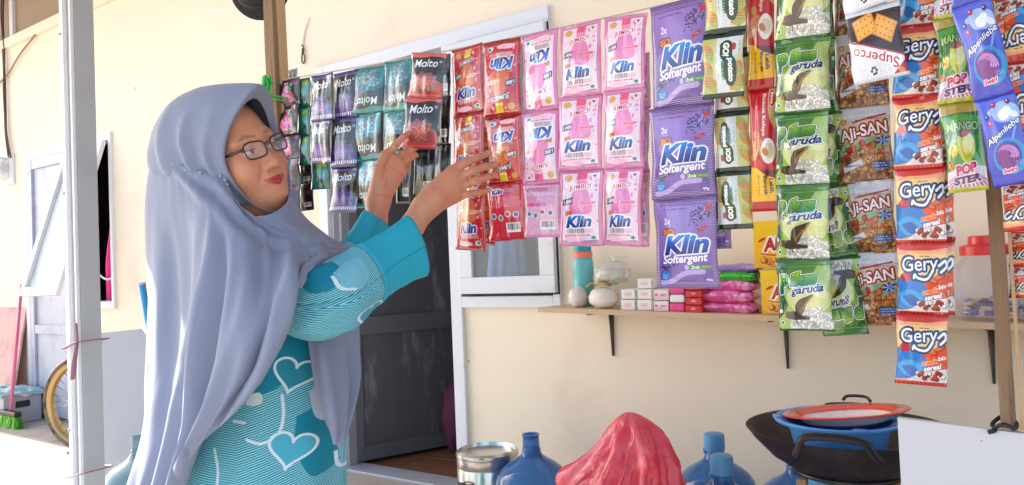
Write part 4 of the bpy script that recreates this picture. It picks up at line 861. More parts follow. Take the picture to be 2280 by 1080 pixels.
# soap boxes
def a_soap():
    A=Art(.62,120,(236,232,228)); A.fill(A.rect(.0,.0,.07,.62),(120,170,150)); A.fill(A.rect(.93,0,1,.62),(150,180,170)); A.fill(A.ell(.5,.34,.24,.12),(236,206,200),.8); A.scribble(.25,.2,.5,.05,(200,150,150),2,3,.7); A.speck(.03); return A
def a_aro():
    A=Art(.66,140,(236,206,214)); A.fill(A.rect(0,.0,1,.24),(232,226,226)); A.word('ARO',.66,.33,.42,.2,0,.02,0,(120,96,100)); A.fill(A.ell(.16,.3,.12,.1),(200,120,140)); A.scribble(.1,.5,.5,.04,(190,120,140),1,4); return A
def a_redbox():
    A=Art(.45,120,(214,36,40)); A.fill(A.ell(.5,.2,.16,.08),(240,200,190),.9); A.scribble(.3,.32,.4,.04,(240,190,180),1,4,.6); return A
m_card=mat('white_card',lin((232,228,224)),.5,var=.03); m_redc=mat('red_card',lin((206,34,40)),.45,var=.05); m_pinkc=mat('pink_card',lin((224,70,140)),.45,var=.06); m_aro=mat('pale_pink_card',lin((232,210,214)),.5,var=.04)
lab={(0,0):'white soap box, bottom left of the small stack',(1,0):'white soap box, bottom right of the small stack',(0,1):'white soap box lying on the bottom left one',(1,1):'white soap box in the middle layer under the topmost one',(1,2):'topmost white soap box of the small stack'}
xs_=[1381,1417,1454]; ys_=[692,667,644,621]
GS='white soap boxes on the shelf'
for (i,j),l in lab.items():
    t,lo,hi=boxat('soap_box',l,'box',xs_[i],ys_[j+1],xs_[i+1]-1,ys_[j]-1,-.215,.06,m_card,GS,z0=None)
    face_print(t,'front_print',a_soap,lo,hi,'soap_print',**matte)
for j,(y1,y0,l) in enumerate([(693,670,'lower pale pink soap box beside the white ones'),(669,645,'upper pale pink soap box beside the white ones')]):
    t,lo,hi=boxat('pink_soap_box',l,'box',1456,y0,1488,y1,-.222,.06,m_aro,'pale pink soap boxes'); face_print(t,'front_print',a_aro,lo,hi,'aro_print',**matte)
for j,(y1,y0,l,m) in enumerate([(695,675,'hot pink soap bar wrapper at the bottom of its column',m_pinkc),(674,656,'rounded white soap wrapper between two hot pink ones',m_card),(655,637,'hot pink soap wrapper on top of the white one',m_pinkc)]):
    t,lo,hi=boxat('soap_wrapper',l,'soap',1491,y0,1523,y1,-.225,.055,m,None,.008)
for j,(y1,y0,l) in enumerate([(696,680,'red matchbox-sized carton, bottom of the red column'),(679,663,'second red carton from the bottom of its column'),(662,647,'third red carton from the bottom of its column'),(646,629,'topmost red carton of its column, touching the lavender pack')]):
    t,lo,hi=boxat('red_carton',l,'box',1526,y0,1562,y1,-.228,.055,m_redc,'red cartons on the shelf',.004); face_print(t,'front_print',a_redbox,lo,hi,'red_print',**matte)
# piled foil packs
m_pinkfoil=mat('pink_foil',lin((226,90,160)),.22,metal=.35,var=.35,vscale=26,bump=.9,bscale=40,coat=.8,col2=lin((244,190,214)),c2scale=22,c2lo=.55,c2hi=.62)
m_greenfoil=mat('green_foil',lin((64,180,40)),.22,metal=.3,var=.35,vscale=26,bump=.9,bscale=40,coat=.8,col2=lin((24,60,40)),c2scale=20,c2lo=.58,c2hi=.66)
m_violetfoil=mat('violet_foil',lin((150,120,200)),.25,metal=.3,var=.3,vscale=26,bump=.8,bscale=40,coat=.8)
def flatpack(label,x0,y0,x1,y1,m,seed,Y=-.16,dep=.10,group=None):
    a=aty(x0,y1,Y); c=aty(x1,y0,Y); t=thing('foil_pack',label,'packet',((a[0]+c[0])/2,Y,a[2]),group); w_,h=c[0]-a[0],(aty(x1,y0,Y)-aty(x1,y1,Y))[2]
    n=24; U,V=np.meshgrid(np.linspace(-1,1,n),np.linspace(-1,1,n)); pr_=(np.clip(1-abs(U)**3,0,1)*np.clip(1-abs(V)**3,0,1))**.5
    N=vnoise(np.stack([U*3,V*3,U*0],-1),seed)*.35+vnoise(np.stack([U*7,V*7,U*0],-1),seed+1)*.2
    cen=np.array([(a[0]+c[0])/2,Y,a[2]+h/2]); sl=-.03*U*w_/2
    T=np.stack([U*w_/2,V*dep/2,h*.55*pr_*(1+N)+sl+.004*N],-1)+cen; B=np.stack([U*w_/2,V*dep/2,-h*.5*pr_*(1+.4*N)+sl+.004*N-.0008],-1)+cen
    b=MB(); b.grid(T); b.grid(B,flip=True); b.build('pack_body',m,t,True); return t
GP='foil packs piled on the shelf'
flatpack('lowest pink foil pack of the pile',1566,668,1690,700,m_pinkfoil,1,group=GP); flatpack('second pink foil pack from the bottom of the pile',1564,645,1686,674,m_pinkfoil,4,-.165,group=GP)
flatpack('uppermost pink foil pack under the green one',1572,622,1692,650,m_pinkfoil,9,-.155,group=GP); flatpack('green foil pack lying on the pink ones',1596,604,1697,630,m_greenfoil,14,-.15,group=GP); flatpack('flat violet pack on top of the foil pile',1592,592,1694,608,m_violetfoil,19,-.14,group=GP)
m_yel=mat('yellow_card',lin((248,208,20)),.4,var=.03,coat=.3)
for (x0,y0,x1,y1,l,Y) in [(1697,598,1800,700,'lower yellow snack carton on the shelf behind the green snack strip',-.2),(1680,490,1782,597,'upper yellow snack carton balanced on the lower one',-.2)]:
    t,lo,hi=boxat('snack_carton',l,'box',x0,y0,x1,y1,Y,.09,m_yel,'yellow snack cartons'); face_print(t,'front_print',d_ahh,lo,hi,'ahh_print',**matte)
# candy jars
def jar(px0,px1,pyt,pyb,label,lidc,Y=-.13,seed=1,fill=.42):
    a=aty(px0,pyb,Y); c=aty(px1,pyt,Y); cx=(a[0]+c[0])/2; r=(c[0]-a[0])/2; zb=zs(cx)+.001; H=aty((px0+px1)/2,pyt,Y)[2]-zb; cc=(cx,Y,zb)
    t=thing('candy_jar',label,'jar',cc); b=MB(); sqr=lambda V: np.concatenate([np.sign(V[...,:2])*np.abs(V[...,:2]/(np.hypot(V[...,0:1],V[...,1:2])+1e-9))**.72*np.hypot(V[...,0:1],V[...,1:2]),V[...,2:]],-1)
    b.lathe([(r*.9,0),(r*.97,.006),(r*.97,H*.55),(r*.93,H*.66),(r*.72,H*.74),(r*.72,H*.77)],cc,40,wob=sqr); b.build('jar_body',mat_clear('clear_jar_plastic',(.93,.92,.95),.88,.06),t,True)
    b=MB(); b.lathe([(r*.78,H*.765),(r*.80,H*.77),(r*.80,H*.87),(r*.74,H*.89),(r*.52,H*.90),(r*.5,H*.985),(r*.44,H)],cc,40); b.build('lid',lidc,t,True,autos=35)
    g=np.random.default_rng(seed); cols=[m_violetfoil,m_candy2,m_candy3,m_candy4]
    for i in range(34):
        q=r*.72; x,y=g.uniform(-q,q),g.uniform(-q,q); z=.012+g.uniform(0,H*fill-.012)*(.6+.4*(1-abs(x)/q)); bb=MB(); rot=Matrix.Rotation(g.uniform(0,3),4,'Z')@Matrix.Rotation(g.uniform(-.7,.7),4,'X')
        bb.box((-.014,-.008,-.005),(.014,.008,.005),.003,rot=None); o=bb.build('candy',cols[g.integers(4)],t,True,world=False); o.location=(x,y,z); o.rotation_euler=rot.to_euler()
m_candy2=mat('dark_violet_wrapper',lin((70,40,120)),.25,metal=.3,coat=.7,var=.3,vscale=40); m_candy3=mat('blue_wrapper',lin((90,110,190)),.25,metal=.3,coat=.7,var=.3,vscale=40); m_candy4=mat('gold_wrapper',lin((210,180,120)),.25,metal=.4,coat=.7,var=.3,vscale=40)
m_redlid=mat('red_lid_plastic',lin((214,40,44)),.35,var=.05,coat=.3)
jar(2130,2262,524,704,'clear plastic candy jar with a stepped red lid and violet wrapped sweets',m_redlid,-.13,2,.34)
jar(2266,2390,540,712,'dark candy jar at the right edge behind the batten',m_black,-.13,4,.5)
# hooks: small nail and clip on the wall
a=aty(672,100,-.012); wh=thing('wall_hook','rusty wire clip hanging from a cable end on the upper wall','hook',a)
b=MB(); b.tube(spline([a+np.array(q) for q in ((0,0,0),(.015,0,-.02),(.012,0,-.05),(.022,0,-.075),(.012,0,-.105),(-.004,0,-.09),(-.0,0,-.05),(.006,0,-.02))],30),.004,8); b.build('clip',m_rust,wh,True)
b=MB(); b.tube(spline([a+np.array(q) for q in ((.0,0.005,0),(.01,.006,.05),(.035,.006,.10),(.06,.008,.14))],14),.006,8); b.build('cable_end',m_wall,wh,True)
# black hat on the post
a=atd(580,-22,2.46); hat=thing('hat','black round hat hanging behind the top of the left wooden post','hat',a)
ax=(Vector((-FW+.25*UP).tolist())).to_track_quat('Z','Y').to_matrix().to_4x4()
b=MB(); b.lathe([(.0,.10),(.04,.097),(.066,.08),(.076,.04),(.079,.006),(.083,0),(.098,-.008),(.0985,-.011),(.08,-.004),(.07,.03),(.05,.075),(.0,.09)],a,40,axis=ax,wob=lambda V: V*np.array([1,1,1])+np.stack([0*V[...,0],0*V[...,0],.012*np.cos(2*np.arctan2(V[...,1],V[...,0]))*(np.hypot(V[...,0],V[...,1])/.098)**3],-1)); b.build('crown_and_brim',mat('black_felt',lin((40,36,44)),.8,var=.15,bump=.3,bscale=200),hat,True)
b=MB(); b.lathe([(.0795,.01),(.0812,.012),(.0800,.028),(.0782,.03)],a,40,axis=ax); b.build('hat_band',m_dark,hat,True)
b=MB(); b.tube([a+np.array([0,.09,.05]),a+np.array([.06,-.0,.12])],.003,6); b.build('hanging_loop',m_dark,hat,True)
# ------------------------------------------------------------------ water jugs
def jug(px,py,D,label,m,cap=None,group='refill water jugs by the wall'):
    c=atd(px,py,D); H=.455; z0=0.0; cx,cy=c[0],c[1]; t=thing('water_jug',label,'jug',(cx,cy,z0),group)
    pr=[(.118,0),(.128,.008),(.131,.03),(.131,.08),(.127,.088),(.127,.10),(.131,.108),(.131,.17),(.127,.178),(.127,.19),(.131,.198),(.131,.272),(.129,.29),(.121,.315),(.104,.338),(.08,.356),(.054,.371),(.038,.383),(.032,.396),(.0295,.415),(.029,.448),(.031,.45),(.031,H),(.026,H),(.025,.44)]
    b=MB(); b.lathe(pr,(cx,cy,z0),40); b.build('jug_body',m,t,True,autos=60)
    if cap:
        b=MB(); b.lathe([(.0335,.412),(.034,.42),(.034,.452),(.0325,.463),(.028,.466),(.0,.467)],(cx,cy,z0),28,wob=None); b.build('cap',cap,t,True,autos=40)
        b=MB(); b.tube([(cx-.034,cy-.006,.416),(cx-.03,cy-.016,.405),(cx-.022,cy-.024,.402)],.004,6,sq=.4); b.build('tear_strip',cap,t,True)
    else:
        b=MB(); b.lathe([(.0305,.395),(.0325,.398),(.0325,.404),(.0305,.407)],(cx,cy,z0),28); b.build('neck_ring',m,t,True)
    return t
def m_jug(name,c,k):
    m=mat(name,lin(c),.12,var=.12,vscale=4,coat=.6); b=m.node_tree.nodes['Principled BSDF']; b.inputs['Transmission Weight'].default_value=k; b.inputs['IOR'].default_value=1.12; return m
m_jb=m_jug('blue_jug_plastic',(74,136,204),.65); m_jg=m_jug('smoky_teal_jug_plastic',(150,184,194),.75); m_jcap=mat('pale_blue_cap',lin((84,150,196)),.4,var=.05)
jug(1183,1000,2.6,'blue water jug without a cap standing right of the steel pot',m_jb)
jug(1591,1000,2.45,'capped blue water jug standing right behind the red plastic bag',m_jb,m_jcap)
jug(1607,1040,2.18,'capped blue water jug in front of another one, right of the red bag',m_jb,m_jcap)
jug(1776,1040,2.25,'uncapped dark blue water jug under the left side of the wok',m_jb)
jug(1826,1060,1.96,'capped blue water jug below the middle of the wok',m_jb,m_jcap)
jug(311,980,2.84,'smoky grey-green empty water jug behind the woman by the grey board',m_jg,None,None)
# steel pot
a=atd(1086,1040,2.78); pt=thing('steel_pot','dented stainless steel steamer pot beside the door','pot',(a[0],a[1],0))
m_steel=mat('brushed_steel',lin((200,198,196)),.22,metal=.95,var=.05,vscale=20,stretch=(.3,.3,6),rvar=.08); r=.115
b=MB(); b.lathe([(r*.96,0),(r,.01),(r,.30),(r*.985,.304),(r*.985,.308),(r*1.005,.312),(r*1.005,.345)],(a[0],a[1],0),48); b.build('pot_body',m_steel,pt,True,autos=40)
b=MB(); b.lathe([(r*1.012,.343),(r*1.03,.348),(r*1.02,.358),(r*.93,.366),(r*.9,.352),(r*.6,.35),(0,.352)],(a[0],a[1],0),48); b.build('lid',m_steel,pt,True,autos=40)
b=MB(); b.tube(spline([(a[0]-r*.3,a[1]-r*.97,.26),(a[0]-r*.3,a[1]-r*1.2,.268),(a[0]+r*.1,a[1]-r*1.25,.268),(a[0]+r*.1,a[1]-r*1.0,.26)],16),.004,8); b.build('handle',m_dark,pt,True)
# red plastic bag over a stack
c=atd(1415,1000,2.15); rb=thing('plastic_bag','translucent red plastic bag pulled up to a peak over goods on the floor','bag',(c[0],c[1],0))
n,k=170,70; TH_=np.linspace(0,2*np.pi,n); S_=np.linspace(0,1,k); SS,TT=np.meshgrid(S_,TH_,indexing='ij')
prf=lambda s:np.interp(s,[0,.02,.06,.14,.28,.45,.65,1],[.001,.022,.045,.074,.112,.142,.158,.165])
top=1.05-(918-578)/1650*2.15
D3=np.stack([np.cos(TT),np.sin(TT),SS*2],-1)
fold=vnoise(np.stack([np.cos(TT)*2.6,np.sin(TT)*2.6,SS*1.5],-1),31)*.16+(.5-np.abs(vnoise(np.stack([np.cos(TT)*3.2,np.sin(TT)*3.2,SS*4+TT*.6*0],-1),32)))*.22+(.5-np.abs(vnoise(np.stack([np.cos(TT)*7,np.sin(TT)*7,SS*9],-1),35)))*.19+(.5-np.abs(vnoise(np.stack([np.cos(TT)*13,np.sin(TT)*13,SS*17],-1),36)))*.05
rad=prf(SS)*(1+fold*np.clip(SS*6,0,1)); zz=top*(1-SS**1.25)
Lb=np.exp(-((TT-3.6)**2)/.25)*np.exp(-((SS-.42)**2)/.018); rad=rad*(1+.5*Lb-.12*np.exp(-((TT-3.6)**2)/.2)*np.exp(-((SS-.60)**2)/.01))
ox=-.016*np.exp(-SS*6)+.012*np.sin(SS*9)
P=np.stack([c[0]+ox+rad*np.cos(TT),c[1]+rad*np.sin(TT)*.8,zz+.012*vnoise(D3*3,33)*np.clip(SS*5,0,1)],-1); P[:,-1]=P[:,0]
m_red=mat('red_film',lin((240,78,100)),.22,var=.15,vscale=14,bump=1.,bscale=70,coat=.5,stretch=(1,1,.5),col2=lin((246,130,150)),c2scale=12,c2lo=.42,c2hi=.7)
t=m_red.node_tree; tl_=t.nodes.new('ShaderNodeBsdfTranslucent'); tl_.inputs[0].default_value=(*lin((244,70,96)),1); ms_=t.nodes.new('ShaderNodeMixShader'); ms_.inputs[0].default_value=.4; t.links.new(t.nodes['Principled BSDF'].outputs[0],ms_.inputs[1]); t.links.new(tl_.outputs[0],ms_.inputs[2]); t.links.new(ms_.outputs[0],t.nodes['Material Output'].inputs[0])
b=MB(); b.grid(P,flip=True); b.build('bag_film',m_red,rb,True)
b=MB()
for i,(t0,s0) in enumerate([(3.75,.36),(3.9,.5),(4.6,.3),(5.2,.35)]):
    q=[]
    for s in np.linspace(s0,s0+.28,8):
        j=int(s*(k-1)); u=int(((t0+.25*math.sin(s*6))%(2*np.pi))/(2*np.pi)*(n-1)); p=P[j,u]; q.append(c*np.array([1,1,0])+(p-c*np.array([1,1,0]))*np.array([1.02,1.02,1])+np.array([0,0,.0]))
    b.tube(spline(q,16),np.concatenate([np.linspace(.002,.009,8),np.linspace(.009,.002,8)]),8,sq=.6)
b.build('bag_fold',m_red,rb,True)
# wok, basin, plate
wc=atd(1884,948,1.85); wr=.237; wz=wc[2]-.004
wk=thing('wok','large dark iron wok with loop handles on a low stove stand','wok',(wc[0],wc[1],wz-.13))
m_iron2=mat('wok_iron',lin((46,42,48)),.42,metal=.55,var=.2,vscale=9,col2=lin((70,62,64)),c2scale=14,bump=.2,bscale=90)
prw=[(0,-.128),(.06,-.123),(.12,-.104),(.18,-.066),(.222,-.021),(wr,0),(wr+.003,.003),(wr-.001,.003),(.219,-.017),(.177,-.060),(.118,-.098),(.06,-.117),(0,-.122)]
b=MB(); b.lathe(prw,(wc[0],wc[1],wz),64); b.build('bowl',m_iron2,wk,True,autos=50)
for a_,hs_ in ((R(275),1.),(R(95),.3)):
    u=np.array([math.cos(a_),math.sin(a_),0]); v=np.array([-math.sin(a_),math.cos(a_),0]); p0=np.array([wc[0],wc[1],wz-.006])+u*(wr+.002)
    q=[p0-v*.085-u*.004+np.array([0,0,-.014]),p0-v*.075+u*.012+np.array([0,0,.006]),p0-v*.06+u*.018+np.array([0,0,.033*hs_]),p0+u*.022+np.array([0,0,.038*hs_]),p0+v*.06+u*.018+np.array([0,0,.030*hs_]),p0+v*.078+u*.010+np.array([0,0,.004]),p0+v*.09-u*.004+np.array([0,0,-.014])]
    b=MB(); b.tube(spline(q,34),.0075,10,sq=1.3); b.build('loop_handle',m_iron2,wk,True)
m_blue=mat('blue_basin_plastic',lin((86,150,214)),.35,var=.05,coat=.3); bc=atd(1866,930,1.80)
bs=thing('basin','light blue plastic basin with a flared rim lying in the wok','basin',(bc[0],bc[1],bc[2]-.09))
b=MB(); b.lathe([(.085,-.092),(.098,-.088),(.112,-.03),(.120,-.012),(.146,-.006),(.148,-.001),(.145,.002),(.119,-.004),(.11,-.03),(.094,-.084),(0,-.086)],bc,48); b.build('basin_body',m_blue,bs,True,autos=45)
for a_ in (R(195),R(15),R(-60)):
    b=MB(); b.tube([bc+np.array([math.cos(a_)*.118,math.sin(a_)*.118,-.002]),bc+np.array([math.cos(a_)*.15,math.sin(a_)*.15,.001])],[.012,.016],10,sq=.25); b.build('lug',m_blue,bs,True)
m_enam=mat('red_enamel',lin((222,48,42)),.2,var=.06,coat=.6,col2=lin((40,30,30)),c2scale=22,c2lo=.70,c2hi=.72); m_enw=mat('white_enamel',lin((232,214,220)),.2,var=.05,coat=.6); pc=atd(1882,917,1.80)
pl=thing('enamel_plate','chipped red rimmed enamel plate with a pale inside, resting on the blue basin','plate',pc)
tl=Matrix.Rotation(R(-6),4,Vector(RT.tolist()))@Matrix.Rotation(R(-3),4,Vector(FW.tolist()))
b=MB(); b.lathe([(0,-.028),(.075,-.027),(.1,-.018),(.112,-.004),(.142,.0)],pc,56,axis=tl); b.build('plate_underside',m_enw,pl,True)
b=MB(); b.lathe([(.143,.0005),(.1435,.003),(.141,.0045),(.118,.0012),(.104,-.008)],pc,56,axis=tl); b.build('plate_rim',m_enam,pl,True,autos=50)
b=MB(); b.lathe([(.1038,-.0085),(.098,-.0135),(.075,-.022),(0,-.023)],pc,56,axis=tl); b.build('plate_inside',m_enw,pl,True)
b=MB(); b.tube(spline([pc+np.array(q) for q in ((-.03,.135,.004),(-.02,.15,.012),(.02,.152,.012),(.035,.137,.004))],14),.004,8); b.build('lifting_tab',m_black,pl,True)
st=thing('stove_stand','low wooden stand with an iron ring carrying the wok','stand',(wc[0],wc[1],0))
b=MB(); b.tube([(wc[0]+.13*math.cos(t),wc[1]+.13*math.sin(t),wz-.103) for t in np.linspace(0,2*np.pi,36)],.006,8,cap=False); b.build('iron_ring',m_iron2,st,True)
for a_ in (R(-40),R(50),R(140),R(230)):
    x,y=wc[0]+.135*math.cos(a_),wc[1]+.135*math.sin(a_); b=MB(); b.box((x-.012,y-.012,0),(x+.012,y+.012,wz-.11),.003); b.build('leg',m_wood,st)
# white board in front
p0=aty(1998,931,-1.30); wb=thing('white_board','white painted board with dark specks standing in front at the right','board',(p0[0],-1.30,0))
m_wb=mat('speckled_white_paint',lin((212,210,214)),.55,var=.03,bump=.15,bscale=80,col2=lin((70,66,76)),c2scale=60,c2lo=.655,c2hi=.67)
b=MB(); xr=1.1; zr=p0[2]-.055*(xr-p0[0]); b.add([(p0[0],-1.30,0),(xr,-1.30,0),(xr,-1.30,zr),(p0[0],-1.30,p0[2]),(p0[0],-1.285,0),(xr,-1.285,0),(xr,-1.285,zr),(p0[0],-1.285,p0[2])],[[0,1,2,3],[7,6,5,4],[3,2,6,7],[0,3,7,4],[1,5,6,2]]); b.build('panel',m_wb,wb)
b=MB(); b.box((p0[0]+.02,-1.284,0),(p0[0]+.06,-1.25,p0[2]-.03)); b.box((.5,-1.284,0),(.54,-1.25,p0[2]-.06)); b.build('stud',m_wood,wb)
k=aty(2236,945,-1.285); b=MB(); b.tube(spline([k+np.array(q) for q in ((-.014,-.018,-.004),(.0,-.03,.006),(.014,-.028,.0),(.016,0,.004),(0,.02,.01),(-.016,.0,.0),(-.012,-.02,-.006),(-.022,-.024,-.010))],30),.0035,6); tag(b.build('rubber_tie',m_dark,smooth=True),'black rubber tie round the foot of the right batten','tie')
# ------------------------------------------------------------------ left background
g0=atz(30,945); bk=thing('storage_crate','pale grey plastic crate against the wall, with laundry on top','crate',(-6.52,-.16,0))
m_gp=mat('grey_plastic',lin((172,170,178)),.5,var=.06); cx,cy=-6.56,-.19
b=MB(); 
for (x0,x1,y0,y1) in ((-.2,.2,-.13,-.122),(-.2,.2,.122,.13),(-.2,-.192,-.122,.122),(.192,.2,-.122,.122)): b.box((cx+x0,cy+y0,.004),(cx+x1,cy+y1,.22),.002)
b.box((cx-.192,cy-.122,.004),(cx+.192,cy+.122,.012)); b.build('crate_wall',m_gp,bk)
b=MB()
for (x0,x1,y0,y1) in ((-.215,.215,-.145,-.131),(-.215,.215,.131,.145),(-.215,-.201,-.131,.131),(.201,.215,-.131,.131)): b.box((cx+x0,cy+y0,.205),(cx+x1,cy+y1,.232),.004)
b.build('crate_rim',m_gp,bk)
b=MB(); b.box((cx+.2005,cy-.05,.12),(cx+.203,cy+.05,.17),.001); b.build('grip_hole',m_black,bk); b=MB(); b.box((cx-.05,cy-.133,.12),(cx+.05,cy-.1305,.17),.001); b.build('grip_hole',m_black,bk)
n=26; U,V=np.meshgrid(np.linspace(-1,1,n),np.linspace(-1,1,n)); hh=.235+.03*(1-U**2)*(1-V**2)+.03*vnoise(np.stack([U*2.5,V*2.5,U*0],-1),41)+.012*vnoise(np.stack([U*6,V*6,U*0],-1),42)
b=MB(); b.grid(np.stack([cx+U*.23,cy+V*.16,hh],-1)); tag(b.build('laundry',mat('printed_cloth',lin((120,200,196)),.8,var=.1,col2=lin((240,214,214)),c2scale=12,c2lo=.48,c2hi=.52),smooth=True,thick=.006),'crumpled teal and pink laundry lying on the grey crate','laundry')
br=thing('broom','broom with a pink stick and bright green bristles leaning on the wall','broom',(-6.25,-.36,0))
m_pink=mat('pink_stick',lin((226,110,140)),.4); m_lime=mat('lime_bristle',lin((110,200,40)),.6,var=.25,vscale=80); ft=atz(24,952,.0)
b=MB(); b.tube([np.array([ft[0],ft[1],.10]),aty(48,634,-.05)],.012,10); b.build('stick',m_pink,br,True)
b=MB(); b.box((ft[0]-.15,ft[1]-.025,.085),(ft[0]+.13,ft[1]+.025,.125),.01); b.build('broom_head',m_black,br)
g=np.random.default_rng(6); b=MB()
for i in range(420):
    x,y=ft[0]+g.uniform(-.145,.125),ft[1]+g.uniform(-.022,.022); dx,dy=g.normal()*.012+(x-ft[0])*.12,g.normal()*.014; 
    b.add([(x-.003,y,.088),(x+.003,y,.088),(x+dx+.003,y+dy,.0),(x+dx-.003,y+dy,.0)],[[0,1,2,3]])
bb=b.build('bristles',m_lime,br); bb['kind']='stuff'
lb=thing('leaning_panel','faded reddish plywood panel leaning on the wall beyond the left door','panel',(-6.95,-.06,0))
b=MB(); b.add([(-7.5,-.16,0),(-6.69,-.16,0),(-6.69,-.02,.865),(-7.5,-.02,.865),(-7.5,-.145,0),(-6.69,-.145,0),(-6.69,-.005,.867),(-7.5,-.005,.867)],[[0,1,2,3],[7,6,5,4],[1,5,6,2],[3,2,6,7],[0,3,7,4]]); b.build('panel_sheet',mat('faded_red_plywood',lin((214,168,160)),.7,var=.1,col2=lin((190,130,126)),c2scale=4),lb)
# electricity meter and cables
a=aty(20,378,-.0); em=thing('electric_meter','small electricity meter in a clear cover on the cream wall','meter',(a[0],-.03,a[2]))
b=MB(); b.box((a[0]-.06,-.022,a[2]-.13),(a[0]+.12,-.001,a[2]+.12),.005); b.build('back_plate',m_alu,em)
b=MB(); b.lathe([(.0,0),(.06,0),(.066,.01),(.066,.16),(.05,.185),(0,.19)],(a[0]+.0,-.06,a[2]-.09),24); b.build('clear_cover',m_film,em,True)
b=MB(); b.box((a[0]-.04,-.07,a[2]-.03),(a[0]+.04,-.04,a[2]+.06),.004); b.build('dial_block',m_galv,em)
b=MB(); b.box((a[0]-.03,-.0735,a[2]+.0),(a[0]+.03,-.071,a[2]+.02)); b.build('counter_window',m_black,em)
m_cab=mat('dark_cable',lin((84,66,60)),.6)
b=MB(); q=[aty(*p,-.02) for p in ((8,-40),(6,40),(8,120),(11,200),(13,290),(20,350))]; b.tube(spline(q,40),.011,6); q=[aty(*p,-.03) for p in ((4,-40),(3,40),(10,120),(8,200),(14,290),(24,352))]; b.tube(spline(q,40),.007,6); tag(b.build('power_cable',m_cab,smooth=True),'dark twisted power cable running down to the electricity meter','cable')
b=MB(); q=[aty(*p,-.02) for p in ((80,76),(45,120),(15,168),(-20,200))]; b.tube(spline(q,30),.007,6); tag(b.build('thin_cable',mat('brown_cable',lin((150,116,90)),.6),smooth=True),'thin brown cable sagging across the upper left wall','cable')
# pink cloth on a hanger inside the left window
a=aty(249,450,.10); pk=thing('pink_garment','hot pink garment hanging inside the open left window','garment',(a[0],.10,a[2]+.05))
n=20; U,V=np.meshgrid(np.linspace(0,1,n),np.linspace(0,1,n)); wd=.02+.13*V**.7; b=MB(); xx=a[0]+.05+(U-.85)*wd*1.5; b.grid(np.stack([xx,.10+.02*np.sin(U*14)+.01*np.sin(V*8),a[2]+.05-V*.82],-1)); b.build('cloth',mat('hot_pink_cloth',lin((240,40,140)),.7,var=.06,sheen=.3),pk,True,thick=.003)
b=MB(); b.tube(spline([aty(*p,.06) for p in ((214,606),(238,622),(262,612))],12),.008,8); b.build('hanger',m_alu,pk,True)
# motorcycle wheel behind the column
wcen=np.array([-4.9,-.43,.30]); mw=thing('motorcycle_wheel','motorcycle wheel with a pale gold rim and spokes, partly hidden by the column','wheel',(wcen[0],wcen[1],0))
axw=Matrix.Rotation(R(19.6),4,'Z')@Matrix.Rotation(R(90),4,'X')
m_tyre=mat('worn_tyre',lin((112,94,76)),.7,var=.2,col2=lin((56,48,44)),c2scale=9,c2lo=.5,c2hi=.56); m_gold=mat('gold_rim',lin((190,160,110)),.3,metal=.8,var=.1)
b=MB(); b.lathe([(.262,-.032),(.280,-.038),(.296,-.022),(.301,0),(.296,.022),(.280,.038),(.262,.032)],wcen,64,axis=axw); b.build('tyre',m_tyre,mw,True)
b=MB(); b.lathe([(.262,-.03),(.248,-.026),(.236,-.012),(.236,.012),(.248,.026),(.262,.03)],wcen,64,axis=axw); b.build('rim',m_gold,mw,True)
b=MB(); b.lathe([(.0,-.05),(.03,-.05),(.03,-.03),(.05,-.028),(.05,-.02),(.028,-.016),(.028,.016),(.05,.02),(.05,.028),(.03,.03),(.03,.05),(0,.05)],wcen,24,axis=axw); b.build('hub',m_galv,mw,True,autos=40)
for i in range(28):
    t=i*2*np.pi/28; s_=1 if i%2 else -1; u=t+(.5 if i%4<2 else -.5); p=axw.to_3x3()@Vector((.046*math.cos(u),.046*math.sin(u),.024*s_)); q=axw.to_3x3()@Vector((.237*math.cos(t),.237*math.sin(t),.004*s_)); b=MB(); b.tube([wcen+np.array(p),wcen+np.array(q)],.0022,5); b.build('spoke',m_steel,mw,True)
# grey board leaning behind the column, blue pipe
pA,pB=atd(221,742,3.12),atd(400,724,3.12); gb=thing('grey_board','tall pale grey board with a bent corner leaning behind the aluminium column','board',(pA[0],pA[1],0))
dn=np.array([0,-.0,0]); b=MB(); off=(pB-pA); off[2]=0; nrm=np.array([off[1],-off[0],0]); nrm/=np.linalg.norm(nrm)
A0=np.array([pA[0],pA[1],0])+nrm*.06; B0=np.array([pB[0],pB[1],0])+nrm*.06
q=[A0,B0,pB,pA]; b.add([*q,*[p-nrm*.012 for p in q]],[[0,1,2,3],[7,6,5,4],[3,2,6,7],[0,3,7,4],[1,5,6,2]]); b.build('sheet',m_galv,gb)
b=MB(); c0,c1,c2,c3=atd(312,724,3.06),atd(345,716,3.0),atd(342,780,2.96),atd(330,752,3.0); b.add([c0,c1,c2,c3],[[0,1,2,3]]); b.build('bent_corner',m_alu,gb,thick=.004)
bp0,bp1=atd(316,632,2.98),atd(345,800,2.94); pv=thing('blue_pipe','bright blue plastic pipe leaning behind the grey board','pipe',(bp1[0]+.05,bp1[1],0)); d=(bp1-bp0)
b=MB(); b.tube([bp0,bp0+d*(bp0[2]/-d[2])],.013,14); b.build('tube',mat('blue_pvc',lin((20,140,200)),.35,coat=.3),pv,True,autos=40)
b=MB(); b.tube([bp0-d*.01,bp0+d*.02],.0145,14); b.build('pipe_end',m_galv,pv,True,autos=40)
